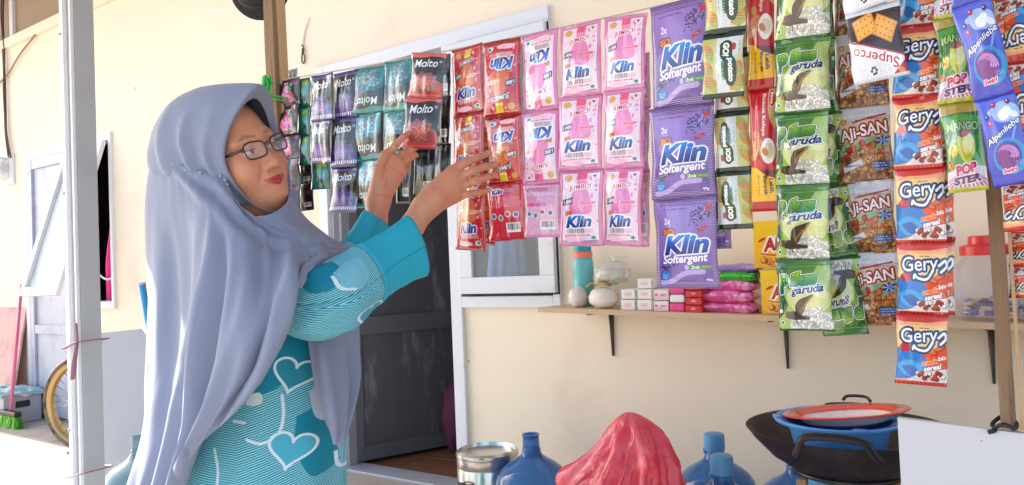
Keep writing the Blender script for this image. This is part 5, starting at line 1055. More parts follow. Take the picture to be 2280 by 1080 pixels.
# things inside the room
a=atz(992,1022,0.0); mb=thing('maroon_bag','dark maroon cloth bag on the tiles inside the door','bag',(a[0]-.02,a[1]+.14,0))
n,k=30,20; th=np.linspace(0,2*np.pi,n); ph=np.linspace(-np.pi/2,np.pi/2,k); PH,TH_=np.meshgrid(ph,th,indexing='ij'); d3=np.stack([np.cos(PH)*np.cos(TH_),np.cos(PH)*np.sin(TH_),np.sin(PH)],-1); f=1+.15*vnoise(d3*3,51); b=MB(); b.grid(d3*f[...,None]*np.array([.085,.09,.20])+np.array([a[0]-.02,a[1]+.14,.195])); b.build('bag_body',mat('maroon_cloth',lin((96,40,70)),.8,var=.2),mb,True)
a=aty(1120,600,.18); bl=thing('blue_bundle','blue cloth bundle hanging behind the window glass','cloth',(a[0],.2,a[2]+.25))
n,k=60,30; T_=np.linspace(0,2*np.pi,n); S_=np.linspace(0,1,k); SS,TT=np.meshgrid(S_,T_,indexing='ij'); rr=np.interp(SS,[0,.15,.4,.8,.95,1],[.02,.05,.085,.105,.09,.02])*(1+.10*np.sin(TT*9+SS*2)+.06*vnoise(np.stack([np.cos(TT)*3,np.sin(TT)*3,SS*2],-1),61)); b=MB(); b.grid(np.stack([a[0]+rr*np.cos(TT),.22+rr*.7*np.sin(TT),a[2]+.30-SS*.42],-1),flip=True); b.build('bundle',mat('sky_blue_cloth',lin((110,160,226)),.7,var=.1,sheen=.2),bl,True)
b=MB(); X=np.linspace(-1.86,-1.6,40); P=np.stack([np.stack([X,.16+.012*np.sin(X*110),np.full_like(X,z)],1) for z in (2.0,.75)]); b.grid(P); tag(b.build('curtain',mat('brown_curtain',lin((120,76,70)),.8),smooth=True,thick=.002),'reddish brown curtain behind the right part of the window','curtain')
# ------------------------------------------------------------------ the woman
def smin(a,b,k):
    h=np.clip(.5+.5*(b-a)/k,0,1); return b*(1-h)+a*h-k*h*(1-h)
def smax(a,b,k): return -smin(-a,-b,k)
def cap(P,a,b,ra,rb=None):
    rb=ra if rb is None else rb; a=np.asarray(a,float); b=np.asarray(b,float); d=b-a; q=P-a; t=np.clip((q@d)/(d@d+1e-12),0,1); return np.linalg.norm(q-t[...,None]*d,axis=-1)-(ra+(rb-ra)*t)
def ellip(P,c,r):
    q=(P-np.array(c))/np.array(r); k0=np.linalg.norm(q,axis=-1); k1=np.linalg.norm(q/np.array(r),axis=-1); return k0*(k0-1)/(k1+1e-9)
def nets(fn,lo,hi,h):
    lo=np.array(lo,float); n=np.ceil((np.array(hi)-lo)/h).astype(int)+1
    G=np.stack(np.meshgrid(*[lo[i]+h*np.arange(n[i]) for i in range(3)],indexing='ij'),-1); V=fn(G); ins=V<0
    c=[slice(0,-1),slice(1,None)]; cnt=np.zeros(np.array(n)-1); acc=np.zeros((*(np.array(n)-1),3))
    for ax in range(3):
        o1,o2=[i for i in range(3) if i!=ax]
        for a in (0,1):
            for b in (0,1):
                s0=[None]*3; s0[ax]=c[0]; s0[o1]=c[a]; s0[o2]=c[b]; s1=list(s0); s1[ax]=c[1]
                A,B=V[tuple(s0)],V[tuple(s1)]; x=(A<0)!=(B<0); t=np.where(x,A/(A-B+1e-15),0)
                p=np.zeros((*A.shape,3)); p[...,o1]=a; p[...,o2]=b; p[...,ax]=t; acc+=p*x[...,None]; cnt+=x
    m=cnt>0; idx=-np.ones(m.shape,int); idx[m]=np.arange(m.sum()); I=np.argwhere(m); vert=lo+h*(I+acc[m]/cnt[m][:,None]); F=[]
    for ax in range(3):
        o1,o2=(ax+1)%3,(ax+2)%3; s0=[slice(None)]*3; s1=[slice(None)]*3; s0[ax]=slice(0,-1); s1[ax]=slice(1,None)
        A,B=ins[tuple(s0)],ins[tuple(s1)]; E=np.argwhere(A!=B); E=E[(E[:,o1]>0)&(E[:,o2]>0)&(E[:,o1]<m.shape[o1])&(E[:,o2]<m.shape[o2])]
        e1=np.zeros(3,int); e1[o1]=1; e2=np.zeros(3,int); e2[o2]=1
        q=np.stack([idx[tuple((E-d).T)] for d in (e1+e2,e2,0*e1,e1)],1); fl=A[tuple(E.T)]; q[~fl]=q[~fl][:,::-1]; F.append(q)
    return vert,np.concatenate(F)
wom=thing('person','woman in a dusty blue headscarf, black glasses and teal heart-print dress reaching for the sachets','person',(*atd(590,900,1.55)[:2],0))
# --- head frame
th_,ph_,ro_=R(57),R(9),R(21); HS=.925
Fd=math.sin(th_)*math.cos(ph_)*RT+math.sin(ph_)*UP-math.cos(th_)*math.cos(ph_)*FW
S0=math.cos(th_)*RT+math.sin(th_)*FW; U0=-np.cross(Fd,S0); U0=U0 if U0@UP>0 else -U0
Sd=math.cos(ro_)*S0+math.sin(ro_)*U0; Ud=math.cos(ro_)*U0-math.sin(ro_)*S0
HC=atd(584,326,1.43)-Fd*.082*HS
HM=np.stack([Sd,Ud,Fd],0)*HS
def hw_(p): return HC+np.asarray(p,float)@HM          # head-local (s,u,f) -> world
EYE=[(-.031,.0,.0645),(.031,.0,.0645)]
def face(P):
    X=P.copy(); X[...,0]=np.abs(X[...,0])
    d=ellip(P,(0,.035,-.012),(.074,.092,.092))
    d=smin(d,ellip(P,(0,-.035,.018),(.066,.088,.066)),.03)
    d=smin(d,ellip(P,(0,-.082,.030),(.050,.042,.048)),.03)
    d=smin(d,ellip(X,(.038,-.040,.046),(.029,.032,.031)),.022)
    d=smin(d,ellip(P,(0,-.104,.060),(.022,.018,.020)),.022)
    d=smin(d,ellip(P,(0,-.112,.022),(.044,.026,.040)),.03)
    d=smin(d,cap(X,(.0,.026,.073),(.045,.022,.060),.012,.010),.018)
    d=smax(d,-ellip(X,(.031,-.002,.094),(.022,.013,.020)),.012)
    d=smin(d,cap(P,(0,.010,.076),(0,-.036,.093),.0075,.0110),.011)
    d=smin(d,ellip(P,(0,-.041,.094),(.0135,.0105,.0125)),.007)
    d=smin(d,ellip(X,(.0145,-.0435,.084),(.0085,.0085,.0105)),.006)
    d=smax(d,-ellip(X,(.0075,-.0525,.090),(.0042,.0035,.006)),.003)
    d=smax(d,-cap(X,(.0215,-.042,.088),(.033,-.064,.0785),.0028,.001),.012)
    d=smin(d,eyes(X),.004)
    d=smin(d,lips(X),.004)
    d=smax(d,-cap(X,(0,-.0750,.0950),(.0295,-.0665,.0820),.0012,.0009),.002)
    d=smax(d,-cap(P,(-.012,-.0945,.0905),(.012,-.0945,.0905),.003,.003),.008)
    d=smin(d,cap(P,(0,-.09,-.01),(0,-.20,-.03),.05,.055),.03)
    return d
def eyes(X):
    lidu=smax(ellip(X,(.031,.0005,.0655),(.0165,.0125,.0165)),-(X[...,1]+.000),.002)
    lidl=smax(ellip(X,(.031,-.001,.0650),(.0160,.0120,.0155)),(X[...,1]+.0068),.002)
    return np.minimum(np.minimum(lidu,lidl),ellip(X,(.031,-.001,.0655),(.0145,.0118,.0142)))
def lips(X):
    up=smin(cap(X,(.0055,-.0700,.0900),(.0270,-.0672,.0795),.0034,.0012),cap(X,(0,-.0712,.0895),(.006,-.0700,.0895),.0042,.0044),.003)
    lo=cap(X,(0,-.0795,.0885),(.0245,-.0705,.0800),.0048,.0014); return np.minimum(up,lo)
SKIN=np.array(lin((218,152,118))); SKIN2=np.array(lin((196,122,90))); LIP=np.array(lin((186,48,66))); DARK=np.array(lin((44,32,30)))
vh,fh=nets(face,(-.09,-.15,-.115),(.09,.135,.118),.0022)
X=vh.copy(); X[:,0]=abs(X[:,0]); col=np.tile(SKIN,(len(vh),1)); n_=.5+.5*vnoise(vh,3,28.)
col=col*(1-.30*n_[:,None])+SKIN2*.30*n_[:,None]
ck=np.exp(-((X[:,0]-.042)**2+(X[:,1]+.035)**2)/.0006)*(vh[:,2]>.02); col=col*(1-.18*ck[:,None])+np.array(lin((200,104,84)))*.18*ck[:,None]
lm=np.clip(1-np.maximum(lips(X),0)/.0011,0,1)*(vh[:,2]>.07); col=col*(1-lm[:,None])+LIP*lm[:,None]
bm_=np.minimum(cap(X*[1,1,.15],(.013,.0250,.0105),(.032,.0290,.0105),.0024,.0030),cap(X*[1,1,.15],(.032,.0290,.0105),(.050,.0225,.0085),.0030,.0010)); bmk=np.clip(1-np.maximum(bm_,0)/.002,0,1)*(vh[:,2]>.03)*.5; col=col*(1-bmk[:,None])+DARK*bmk[:,None]
eyeb=ellip(X,(.031,-.001,.0655),(.0145,.0118,.0142)); em=(abs(eyeb)<.0012)&(X[:,1]<.0004)&(X[:,1]>-.0072)&(abs(X[:,0]-.031)<.0132)&(vh[:,2]>.066)
col[em]=np.array(lin((214,202,196)))
gz=np.array([.0045,-.003]); ir=em&((vh[:,0]-np.sign(vh[:,0])*.031-gz[0])**2+(vh[:,1]-gz[1])**2<.0056**2); col[ir]=np.array(lin((40,26,22)))
lash=(abs(X[:,1]-.0012)<.0013)&(abs(X[:,0]-.031)<.0155)&(vh[:,2]>.066); col[lash]=DARK
# --- hands
def dep(px,py,Y): return (Y-CAM[1])/ray(px,py)[1]
DL=dep(930,330,YL-.058); DR=dep(1080,370,YL-.03)
def pts(L,D): return [atd(x,y,D+dz) for x,y,dz in L]
def hand(fing,palm,wrist,thumb,fr):
    """fing: finger chains of 4 points, palm: metacarpal starts at the wrist; everything in world space"""
    def f(P):
        d=None
        for (k,r) in palm:
            q=cap(P,k[0],k[1],r[0],r[1]); d=q if d is None else smin(d,q,.014)
        for (k,r) in wrist: d=smin(d,cap(P,k[0],k[1],r[0],r[1]),.016)
        for c,r in zip(fing,fr):
            q=None
            for i in range(len(c)-1):
                e=cap(P,c[i],c[i+1],r*(1-.06*i),r*(1-.06*(i+1))); q=e if q is None else smin(q,e,.004)
            d=smin(d,q,.006)
        q=None
        for i in range(len(thumb)-1):
            r=[.0155,.0112,.0098,.0082]; e=cap(P,thumb[i],thumb[i+1],r[i],r[i+1]); q=e if q is None else smin(q,e,.005)
        return smin(d,q,.010)
    allp=np.array([p for c in fing for p in c]+[p for k,_ in palm+wrist for p in k]+list(thumb)); return nets(f,allp.min(0)-.045,allp.max(0)+.045,.0021)
# left hand, palm to the camera, holding the lower edge of the salmon packet
Lw=pts([(836,505,-.055),(841,452,-.05)],DL)
Lf=[pts(c,DL) for c in ([(868,352,-.035),(878,326,-.020),(897,306,-.012),(911,297,.004)],[(882,358,-.030),(896,343,-.012),(912,334,.004),(925,329,.016)],[(891,368,-.026),(906,356,-.010),(918,349,.004),(926,346,.014)],[(896,383,-.020),(907,377,.006),(908,366,.024),(904,356,.032)])]
Lp=[((pts([(836,440,-.05)],DL)[0],Lf[0][0]),(.017,.0125)),((pts([(842,440,-.05)],DL)[0],Lf[1][0]),(.018,.0125)),((pts([(848,440,-.048)],DL)[0],Lf[2][0]),(.017,.0118)),((pts([(852,440,-.045)],DL)[0],Lf[3][0]),(.016,.011))]
Lt=pts([(838,415,-.058),(843,376,-.062),(856,345,-.055),(877,329,-.042)],DL)
v1,f1=hand(Lf,Lp,[((Lw[0],Lw[1]),(.0285,.0245)),((Lw[1],pts([(846,425,-.05)],DL)[0]),(.0245,.021))],Lt,(.0088,.0090,.0085,.0075))
# right hand, back to the camera, fingers on the red packets
Rw=pts([(890,545,-.14),(945,462,-.105)],DR)
Rf=[pts(c,DR) for c in ([(1008,380,-.060),(1040,362,-.052),(1066,350,-.034),(1088,341,-.010)],[(1020,396,-.064),(1056,379,-.060),(1082,371,-.038),(1102,366,-.012)],[(1024,416,-.062),(1060,402,-.060),(1084,395,-.038),(1102,390,-.012)],[(1018,438,-.054),(1046,432,-.054),(1068,428,-.036),(1086,424,-.012)])]
Rp=[((pts([(958,432,-.095)],DR)[0],Rf[0][0]),(.0195,.0135)),((pts([(962,440,-.098)],DR)[0],Rf[1][0]),(.0205,.0138)),((pts([(966,448,-.098)],DR)[0],Rf[2][0]),(.0205,.0135)),((pts([(966,458,-.092)],DR)[0],Rf[3][0]),(.0185,.0125))]
Rt=pts([(968,425,-.085),(1000,385,-.045),(1036,360,-.030),(1066,352,-.012)],DR)
v2,f2=hand(Rf,Rp,[((Rw[0],Rw[1]),(.031,.025)),((Rw[1],pts([(968,442,-.1)],DR)[0]),(.026,.022))],Rt,(.0092,.0095,.0092,.0082))
def skincol(v,seed,tips):
    n=.5+.5*vnoise(v,seed,40.); c=SKIN*(1-.35*n[:,None])+SKIN2*.35*n[:,None]
    for p,r,cc,k in tips:
        m=np.exp(-np.sum((v-p)**2,1)/(r*r))[:,None]*k; c=c*(1-m)+np.array(lin(cc))*m
    return c
cam_off=-FW*.008
c1=skincol(v1,5,[(Lt[3]-np.array(FW)*.006,.0055,(240,200,176),.8)]+[(f[-1],.008,(224,150,124),.5) for f in Lf]+[(Lp[1][0][1]*.5+Lw[1]*.5,.03,(222,160,128),.5)])
# palm creases
for a,b in ((pts([(866,366,-.055)],DL)[0],pts([(897,392,-.04)],DL)[0]),(pts([(862,372,-.06)],DL)[0],pts([(858,420,-.066)],DL)[0]),(pts([(830,432,-.075)],DL)[0],pts([(862,438,-.07)],DL)[0])):
    d=cap((v1-CAM)-((v1-CAM)@FW)[:,None]*FW/1,(a-CAM)-((a-CAM)@FW)*FW,(b-CAM)-((b-CAM)@FW)*FW,.0004); q=np.clip(1-d/.0018,0,1)*.3; c1=c1*(1-q[:,None])+np.array(lin((150,86,66)))*q[:,None]
c2=skincol(v2,6,[(f[0]-np.array(FW)*.01,.010,(176,108,84),.5) for f in Rf]+[(f[-1]-np.array(FW)*.005,.006,(236,190,168),.7) for f in Rf]+[(f[1]-np.array(FW)*.008,.0055,(168,100,76),.55) for f in Rf]+[(f[2]-np.array(FW)*.008,.004,(172,104,80),.5) for f in Rf])
# --- trunk, arms and legs under the clothes
TC=atd(590,760,1.53); TB=np.array([TC[0],TC[1],0.]); rh=np.array([RT[0],RT[1],0]); rh/=np.linalg.norm(rh); fh_=np.array([FW[0],FW[1],0]); fh_/=np.linalg.norm(fh_)
ShR=atd(585,600,1.40); ShL=atd(650,580,1.66); ElR=atd(700,680,1.345); ElL=atd(770,600,1.66)
def trunk(P):
    zt=ShR[2]
    d=cap(P,TB+[0,0,.75],TB+[0,0,zt-.06],.09,.095); d=smin(d,cap(P,ShR,ShL,.055,.055),.06); d=smin(d,cap(P,(ShR+ShL)/2,HC-Ud*.13-Fd*.02,.05,.05),.04)
    for s_ in (-1,1): d=smin(d,cap(P,TB+fh_*.08*s_+[0,0,.72],TB+fh_*.09*s_+[0,0,.06],.065,.045),.03); d=smin(d,cap(P,TB+fh_*.09*s_+[0,0,.04],TB+fh_*.09*s_+rh*.12+[0,0,.03],.04,.03),.03)
    for a,e,w_ in ((ShR,ElR,Rw[0]),(ShL,ElL,Lw[0])): d=smin(d,smin(cap(P,a,e,.05,.042),cap(P,e,w_,.04,.030),.02),.03)
    return d
ap=np.array([TB,ShR,ShL,ElR,ElL,Rw[0],Lw[0],HC]); v3,f3=nets(trunk,np.minimum(ap.min(0)-.2,TB+[-.3,-.3,-.02]),np.maximum(ap.max(0)+.1,TB+[.3,.3,0]),.013)
c3=np.tile(SKIN,(len(v3),1))
VV=np.concatenate([hw_(vh),v1,v2,v3]); FF=[]; o_=0
for v,f in ((vh,fh),(v1,f1),(v2,f2),(v3,f3)): FF+= (f+o_).tolist(); o_+=len(v)
CC=np.concatenate([col,c1,c2,c3])
m_skin=mat('skin',(.4,.2,.13),.45,sss=.12,bump=.35,bscale=330,coat=.12)
t=m_skin.node_tree; at=t.nodes.new('ShaderNodeVertexColor'); at.layer_name='Col'; t.links.new(at.outputs[0],t.nodes['Principled BSDF'].inputs['Base Color'])
b=MB(); b.add(VV,FF); body=b.build('body',m_skin,wom,True)
ca=body.data.color_attributes.new('Col','FLOAT_COLOR','POINT'); ca.data.foreach_set('color',np.concatenate([CC,np.ones((len(CC),1))],1).astype(np.float32).ravel())
# eyes get a wet shine from the coat; ring
rg=Rf[2][0]*.45+Rf[2][1]*.55; dr_=(Rf[2][1]-Rf[2][0]); dr_/=np.linalg.norm(dr_); e1=np.cross(dr_,UP); e1/=np.linalg.norm(e1); e2=np.cross(dr_,e1)
b=MB(); b.tube([rg+.0102*(math.cos(t)*e1+math.sin(t)*e2) for t in np.linspace(0,2*np.pi,28)],.0012,6,cap=False); b.build('finger_ring',mat('gold',lin((226,180,80)),.2,metal=1.),wom,True)
# --- glasses
m_frame=mat('black_acetate',lin((26,24,30)),.25,coat=.4); m_lens=mat_clear('spectacle_lens',(.96,.97,.98),.90,.03)
gl=MB(); lens=MB()
for s_ in (-1,1):
    q=[]
    for t in np.linspace(0,2*np.pi,44):
        c_,sn=math.cos(t),math.sin(t); x=.0240*np.sign(c_)*abs(c_)**.55; y=.0165*np.sign(sn)*abs(sn)**.62
        y*=1+.12*(x*s_>0)*(y>0); q.append((s_*.0325+x,-.003+y,.1005-.0045*((s_*.0325+x)/.05)**2*1.6-.10*y))
    Q=hw_(q); gl.tube(Q,.00165,6,cap=False); lens.add(np.concatenate([[Q[:-1].mean(0)],Q[:-1]]),[[0,i+1,(i+1)%43+1] for i in range(43)])
gl.tube(hw_([(-.0085,.003,.1005),(0,.0065,.102),(.0085,.003,.1005)]),.0017,6)
g0=gl.build('glasses_frame',m_frame,wom,True); lens.build('lens',m_lens,g0)
b=MB()
for s_ in (-1,1): b.tube(spline(hw_([(s_*.058,.006,.0945),(s_*.064,.005,.088),(s_*.072,.003,.04),(s_*.077,.002,-.005)]),16),.0022,6,sq=1.5)
b.build('temple_arm',m_frame,g0,True)
# --- headscarf
m_hij=mat('dusty_blue_jersey',lin((130,138,162)),.8,var=.05,vscale=5,bump=.45,bscale=34,stretch=(1,1,.4),sheen=.2)
RG=[(.071,.096,-.130,.108,.040,.030),(.080,.112,-.140,.140,.050,.052),(.086,.121,-.136,.124,.042,.056),(.094,.135,-.130,.078,.018,.045),(.101,.148,-.120,.015,-.012,.02),(.104,.155,-.105,-.035,-.050,-.02),(.102,.152,-.095,-.095,-.105,-.07),(.092,.126,-.07,-.155,-.165,-.13),(.060,.075,-.04,-.200,-.204,-.18),(.012,.022,-.01,-.218,-.218,-.212)]
na=73; A_=np.linspace(0,2*np.pi,na); G=[]
for (hw,ut,ub,ft,fs,fb) in RG:
    c_,s_=np.cos(A_),np.sin(A_); uc=(ut+ub)/2; hh=(ut-ub)/2; f=np.where(c_>0,fs+(ft-fs)*np.abs(c_)**1.6,fs+(fb-fs)*np.abs(c_)**1.4)
    G.append(np.stack([hw*s_*(1-.02*np.clip(-c_,0,1)**2)*(1-.20*np.clip(c_,0,1)**2*(ft>.09)),uc+hh*c_,f],-1))
G=np.array(G); GG=np.stack([spline(G[:,j],46) for j in range(na)],1)
# gathers that fan from the seam near the temple, soft folds over the crown
TT=A_[None,:]; KK=np.linspace(0,1,46)[:,None]; side=np.sin(TT)
fo=.011*(1-1.9*np.abs(np.sin(KK*19+TT*2.0+.9*np.sin(TT*2)))**.8)*np.clip(KK*4-.7,0,1)*np.clip(3.2-KK*3.6,0,1)*np.clip(1.25-np.cos(TT)*1.35,0,1)*np.clip(np.abs(side)*1.6-.2,0,1)+.003*vnoise(GG*np.array([14,9,14]),71)*np.clip(KK*4,0,1)+.005*(.5-np.abs(vnoise(np.stack([TT*5.5+KK*2.5,KK*3.2+0*TT,0*TT+0*KK],-1),72)))*np.clip(KK*4-.6,0,1)
nr=GG-np.array([0,.02,-.02]); nr/=np.linalg.norm(nr,axis=-1,keepdims=True); GG=GG+nr*fo[...,None]; GG[:,-1]=GG[:,0]
b=MB(); b.grid(hw_(GG)); hj=b.build('headscarf',m_hij,wom,True,thick=.0018,sub=1)
DRP=[[(360,326,1.58),(352,430,1.66),(350,600,1.70),(352,800,1.70),(348,980,1.68),(335,1100,1.64)],
[(347,332,1.52),(335,420,1.53),(332,600,1.55),(333,780,1.54),(326,950,1.51),(296,1100,1.47)],
[(376,354,1.455),(388,440,1.44),(406,590,1.46),(402,780,1.45),(372,950,1.41),(326,1110,1.39)],
[(425,374,1.41),(444,470,1.38),(446,600,1.35),(428,780,1.34),(400,950,1.335),(356,1110,1.335)],
[(496,386,1.40),(502,480,1.35),(497,600,1.275),(474,760,1.26),(448,920,1.275),(402,1085,1.30)],
[(509,434,1.385),(556,505,1.36),(578,600,1.275),(566,720,1.215),(530,850,1.22),(446,985,1.26)],
[(550,477,1.375),(606,520,1.375),(640,570,1.315),(637,640,1.235),(612,760,1.215),(560,880,1.225)],
[(588,480,1.372),(640,516,1.39),(678,556,1.36),(692,582,1.315),(668,606,1.265),(612,705,1.225)],
[(616,470,1.39),(668,512,1.425),(713,550,1.425),(737,570,1.40),(722,584,1.36),(655,612,1.265)],
[(640,450,1.42),(690,507,1.485),(740,546,1.52),(767,561,1.50),(772,576,1.46),(735,594,1.37)],
[(642,432,1.48),(690,502,1.57),(750,541,1.62),(787,561,1.62),(800,576,1.58),(792,587,1.50)],
[(632,420,1.56),(680,490,1.68),(740,540,1.74),(772,570,1.76),(792,600,1.74),(792,640,1.68)]]
W=np.array([[atd(*p) for p in c] for c in DRP]).transpose(1,0,2); a_,b_=110,150; Gd=smooth_grid(W,a_,b_)
def fold(Gd,amp):
    du=np.gradient(Gd,axis=1); dv=np.gradient(Gd,axis=0); n=np.cross(du,dv); n/=np.linalg.norm(n,axis=-1,keepdims=True)+1e-12; return Gd+n*amp[...,None]
Vv,Uu=np.meshgrid(np.linspace(0,1,a_),np.linspace(0,11,b_),indexing='ij')
ridge=lambda c,wd: np.exp(-((Uu-c)/wd)**2)
hang=np.clip((Vv-.25)*2,0,1)*(Uu<7.2)
amp=.013*hang*np.sin(Uu*4.2+Vv*2.2)+.008*hang*np.sin(Uu*9.5-Vv*3+1)+.004*vnoise(np.stack([Uu*1.4,Vv*3,0*Uu],-1),81)
amp+= .022*ridge(3.35+.4*Vv,.16)*np.clip(Vv*3-.4,0,1)-.018*ridge(3.75+.35*Vv,.2)*np.clip(Vv*3-.4,0,1)
amp+= .0045*np.sin(Uu*22+Vv*4)*np.exp(-Vv*7)*np.clip(Uu-1,0,1)*(Uu<5)                                    # gathers under the seam
dg=Uu-(3.2+Vv*9); amp+=.010*np.exp(-(dg/.3)**2)*np.exp(-Vv*2)-.008*np.exp(-((dg-.6)/.3)**2)*np.exp(-Vv*2)+.010*np.exp(-((Uu-(2.0+Vv*9))/.35)**2)*np.exp(-Vv*2)+.009*np.exp(-((Uu-(4.4+Vv*9))/.28)**2)*np.exp(-Vv*2)-.007*np.exp(-((Uu-(2.6+Vv*9))/.3)**2)*np.exp(-Vv*2)
rg_=lambda x,y,s: .5-np.abs(vnoise(np.stack([x,y,0*x],-1),s))
amp+=.013*rg_(Uu*1.9+Vv*1.2,Vv*1.4,84)*np.clip(Vv*3,0,1)+.006*rg_(Uu*3.6+Vv*3.,Vv*3.2,85)
amp*=np.where(Uu>8,.5,1)*np.clip(Vv*9,0,1)
for _ in range(1): amp=(amp+np.roll(amp,1,1)+np.roll(amp,-1,1))/3
Gd=fold(Gd,-amp)
b=MB(); b.grid(Gd); b.build('shoulder_drape',m_hij,hj,True,thick=.0022)
b=MB(); b.tube(Gd[-1][10:-25:1],.0018,6); b.build('hem',m_hij,hj,True)
PAN=[[(682,690,1.40),(686,780,1.385),(697,860,1.375),(718,930,1.375),(742,980,1.385)],[(700,690,1.41),(716,790,1.375),(733,870,1.365),(746,940,1.37),(750,988,1.38)],[(735,690,1.43),(742,780,1.41),(756,860,1.40),(760,930,1.395),(756,992,1.39)],[(765,690,1.45),(770,780,1.45),(778,850,1.44),(775,920,1.42),(760,985,1.40)],[(800,680,1.47),(798,760,1.48),(797,830,1.47),(784,900,1.44),(764,970,1.41)]]
W=np.array([[atd(*p) for p in c] for c in PAN]).transpose(1,0,2); P=smooth_grid(W,50,50); Vv,Uu=np.meshgrid(np.linspace(0,1,50),np.linspace(0,4,50),indexing='ij'); P=fold(P,.006*np.sin(Uu*4+Vv*2)+.004*vnoise(np.stack([Uu*1.6,Vv*4,0*Uu],-1),83))
b=MB(); b.grid(P); b.build('drape_end',m_hij,hj,True,thick=.0022)
m_bead=mat('silver_bead',lin((160,168,196)),.3,metal=.3,coat=.5)
sm=Gd[2]; b=MB()
idx=[8,16,24,31,38,45,49,53,57,60]; bead_me=None
for i in idx:
    bm=bmesh.new(); bmesh.ops.create_uvsphere(bm,u_segments=8,v_segments=6,radius=.0030); bb=MB(); bb.bm(bm,sm[i]-FW*.004); bb.build('bead',m_bead,hj,True)
for q in ((500,347,1.395),(506,352,1.395),(497,356,1.395)):
    bm=bmesh.new(); bmesh.ops.create_uvsphere(bm,u_segments=8,v_segments=6,radius=.0026); bb=MB(); bb.bm(bm,atd(*q)); bb.build('bead',m_bead,hj,True)
# --- dress
def d_dress():
    A=Art(1.5,700,(120,200,214)); sc=1/400.; c=lambda x,y:((x-400)*sc,(y-560)*sc); g=np.random.default_rng(3)
    def stripes(m,ang,period,c0,c1):
        v=A.X*math.cos(ang)+A.Y*math.sin(ang); A.fill(m,c0); A.fill(m*((v%period)<period*.48),c1)
    one=np.ones((A.H,A.W)); stripes(one,1.25,.0125,(48,160,182),(176,226,234))
    stripes(A.rect(.5,.0,1,.7),1.9,.0125,(48,160,182),(176,226,234)); stripes(A.rect(0,.55,.3,1.5),1.7,.0125,(60,168,188),(170,222,232))
    for P in ([(570,700),(660,690),(690,760),(680,800),(610,860),(560,870),(540,800)],[(640,930),(690,920),(720,990),(705,1060),(660,1070),(635,1000)],[(420,620),(500,600),(520,680),(450,700)]): A.fill(A.curve([c(*p) for p in P]),(30,160,184))
    A.fill(A.curve([c(*p) for p in [(664,880),(690,862),(720,880),(726,940),(700,958),(672,940)]]),(206,222,236)); A.fill(A.curve([c(*p) for p in [(540,875),(572,870),(575,893),(545,896)]]),(222,230,236))
    A.fill(A.curve([c(*p) for p in [(700,1030),(740,1000),(765,1020),(760,1080),(710,1090)]]),(150,206,222))
    for P in ([(615,880),(616,925),(605,965),(575,980),(545,970)],[(470,990),(478,1040),(470,1100)],[(515,930),(540,934)],[(697,1040),(700,1075),(720,1090)],[(480,640),(520,700),(505,760)]): A.fill(A.line([c(*p) for p in spline(P,24)],.016),(226,236,244))
    def heart(x,y,s,rot,f=(96,186,206)):
        t=np.linspace(0,2*np.pi,60); hx=16*np.sin(t)**3/17; hy=-(13*np.cos(t)-5*np.cos(2*t)-2*np.cos(3*t)-np.cos(4*t))/17
        cs,sn=math.cos(rot),math.sin(rot); P=[( (x-400)*sc+s*(a*cs-b*sn), (y-560)*sc+s*(a*sn+b*cs)) for a,b in zip(hx,hy)]
        A.fill(A.poly(P),f); Q=[( (x-400)*sc+s*1.1*(a*cs-b*sn), (y-560)*sc+s*1.1*(a*sn+b*cs)) for a,b in zip(hx,hy)]; A.fill(A.line(Q,.014),(232,240,246))
    heart(640,835,.10,.35,(70,168,188)); heart(628,1000,.105,.3,(110,200,218)); heart(470,770,.1,-.3); heart(745,650,.1,.5); heart(480,1130,.09,.2); heart(560,630,.085,-.4,(110,200,218))
    A.speck(.015,5); return A
MATS['dress']=mat_img('heart_print_fabric',d_dress().image('heart_print_fabric'),rough=.7,metal=0,coat=0,bump=.35,bscale=40,spec=.3)
for n_i in MATS['dress'].node_tree.nodes:
    if n_i.type=='TEX_IMAGE': n_i.extension='REPEAT'
m_cuff=mat('teal_cuff_cloth',lin((26,172,200)),.65,var=.05,bump=.1,bscale=500)
rows=[(530,585,70,.10),(600,600,95,.13),(690,625,125,.145),(760,636,129,.15),(850,620,146,.155),(950,602,163,.165),(1080,583,183,.18),(1250,560,225,.21),(1500,540,285,.26)]
cs=[]
for (py,px,rx,rd) in rows:
    D=1.54; c=atd(px,py,D); cs.append((c[2],*(c[:2]),rx/FPX*D,rd))
c=cs[-1]; cs.append((.05,c[1],c[2],c[3]*1.05,c[4]*1.05)); cs=spline(np.array(cs),90); na=96; A_=np.linspace(0,2*np.pi,na); P=np.zeros((90,na,3)); UVd=np.zeros((90,na,2))
for i,(z,x,y,ra,rb) in enumerate(cs):
    fl=1+.05*np.sin(A_*9+z*2)*np.clip((1.0-z)*1.2,0,1)+.02*np.sin(A_*4+z*9)
    P[i]=np.array([x,y,z])+ra*fl[:,None]*np.cos(A_)[:,None]*rh+rb*fl[:,None]*np.sin(A_)[:,None]*fh_
    rel=(P[i]-atd(400,560,1.40))@rh; UVd[i,:,0]=rel/(400/FPX*1.40); UVd[i,:,1]=1-(atd(600,560,1.40)[2]-z)/(600/FPX*1.40)
P+= (.004*vnoise(P,91,9.))[...,None]*rh; P[:,-1]=P[:,0]
b=MB(); b.grid(P,UVd); dress=b.build('dress',MATS['dress'],wom,True,thick=.0015)
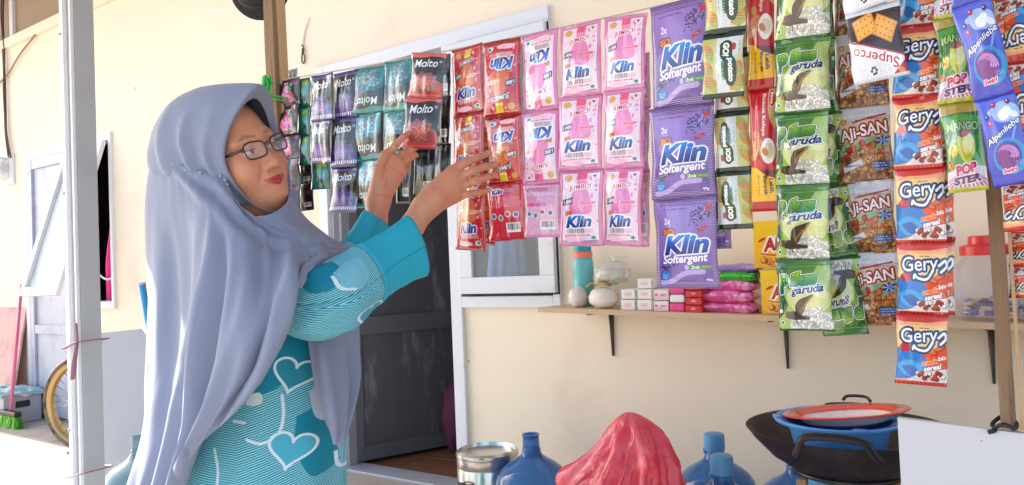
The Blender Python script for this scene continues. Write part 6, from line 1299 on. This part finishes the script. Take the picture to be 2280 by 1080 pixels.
def sleeve(L,name,mats_,cuff_from,seed,u0=0.,rev=False,wr=1.):
    """loose tube through (px,py,depth,radius in px); last part is the plain cuff"""
    C_=np.array([atd(x,y,D) for x,y,D,r in L]); r_=np.array([r/FPX*D for x,y,D,r in L]); n=70; C2=spline(C_,n); r2=spline(r_[:,None],n)[:,0]; T=np.gradient(C2,axis=0); T/=np.linalg.norm(T,axis=1)[:,None]; na=64; th=np.linspace(0,2*np.pi,na); A=np.cross(T,UP); A/=np.linalg.norm(A,axis=1)[:,None]; B=np.cross(A,T); A=A*(np.clip(1.02-.62*np.linspace(0,1,n),0,1)**1.0)[:,None]
    S_=np.concatenate([[0],np.cumsum(np.linalg.norm(np.diff(C2,axis=0),axis=1))]); V=np.zeros((n,na,3)); UV=np.zeros((n,na,2))
    for i in range(n):
        t=i/(n-1); w=wr*(.22*(.5-np.abs(vnoise(np.stack([np.cos(th)*1.6+S_[i]*9,np.sin(th)*1.6-S_[i]*7,0*th+S_[i]*16],-1),seed+90)))+.07*(.5-np.abs(vnoise(np.stack([np.cos(th)*3+S_[i]*20,np.sin(th)*3-S_[i]*14,0*th+S_[i]*30],-1),seed+95)))*np.clip(1.6-1.4*t,0,1)+.05*np.sin(th*3+S_[i]*26+seed)+.035*np.sin(S_[i]*70+np.sin(th+seed)*2.2)*np.clip(1.6-2*t,0,1)+.03*np.sin(th*5-S_[i]*15))*np.clip(1.25-t,0,1)
        w=w-.04; rr=r2[i]*(1+w); V[i]=C2[i]+rr[:,None]*(np.cos(th)[:,None]*A[i]+np.sin(th)[:,None]*B[i]*.92); UV[i,:,0]=(u0+S_[i]/.34); UV[i,:,1]=th/(2*np.pi)*2*np.pi*.075/.51+.1
    V[:,-1]=V[:,0]; k=int(n*cuff_from); b=MB(); b.grid(V[:k+1],UV[:k+1]); b.build(name,MATS['dress'],dress,True,thick=.0015)
    Cf=V[k:].copy(); nn=(Cf-C2[k:,None]); Cf=Cf+nn*.012; b=MB(); b.grid(Cf); b.build('cuff',m_cuff,dress,True,thick=.0022)
sleeve([(600,600,1.42,52),(640,640,1.375,72),(690,672,1.345,84),(745,660,1.35,86),(805,622,1.39,80),(860,586,1.44,72),(926,549,1.50,80)],'sleeve',None,.70,1,.2)
sleeve([(660,585,1.66,50),(720,590,1.665,46),(770,578,1.67,44),(805,545,1.69,42),(840,488,1.71,40)],'sleeve',None,.66,4,.5,wr=.6)
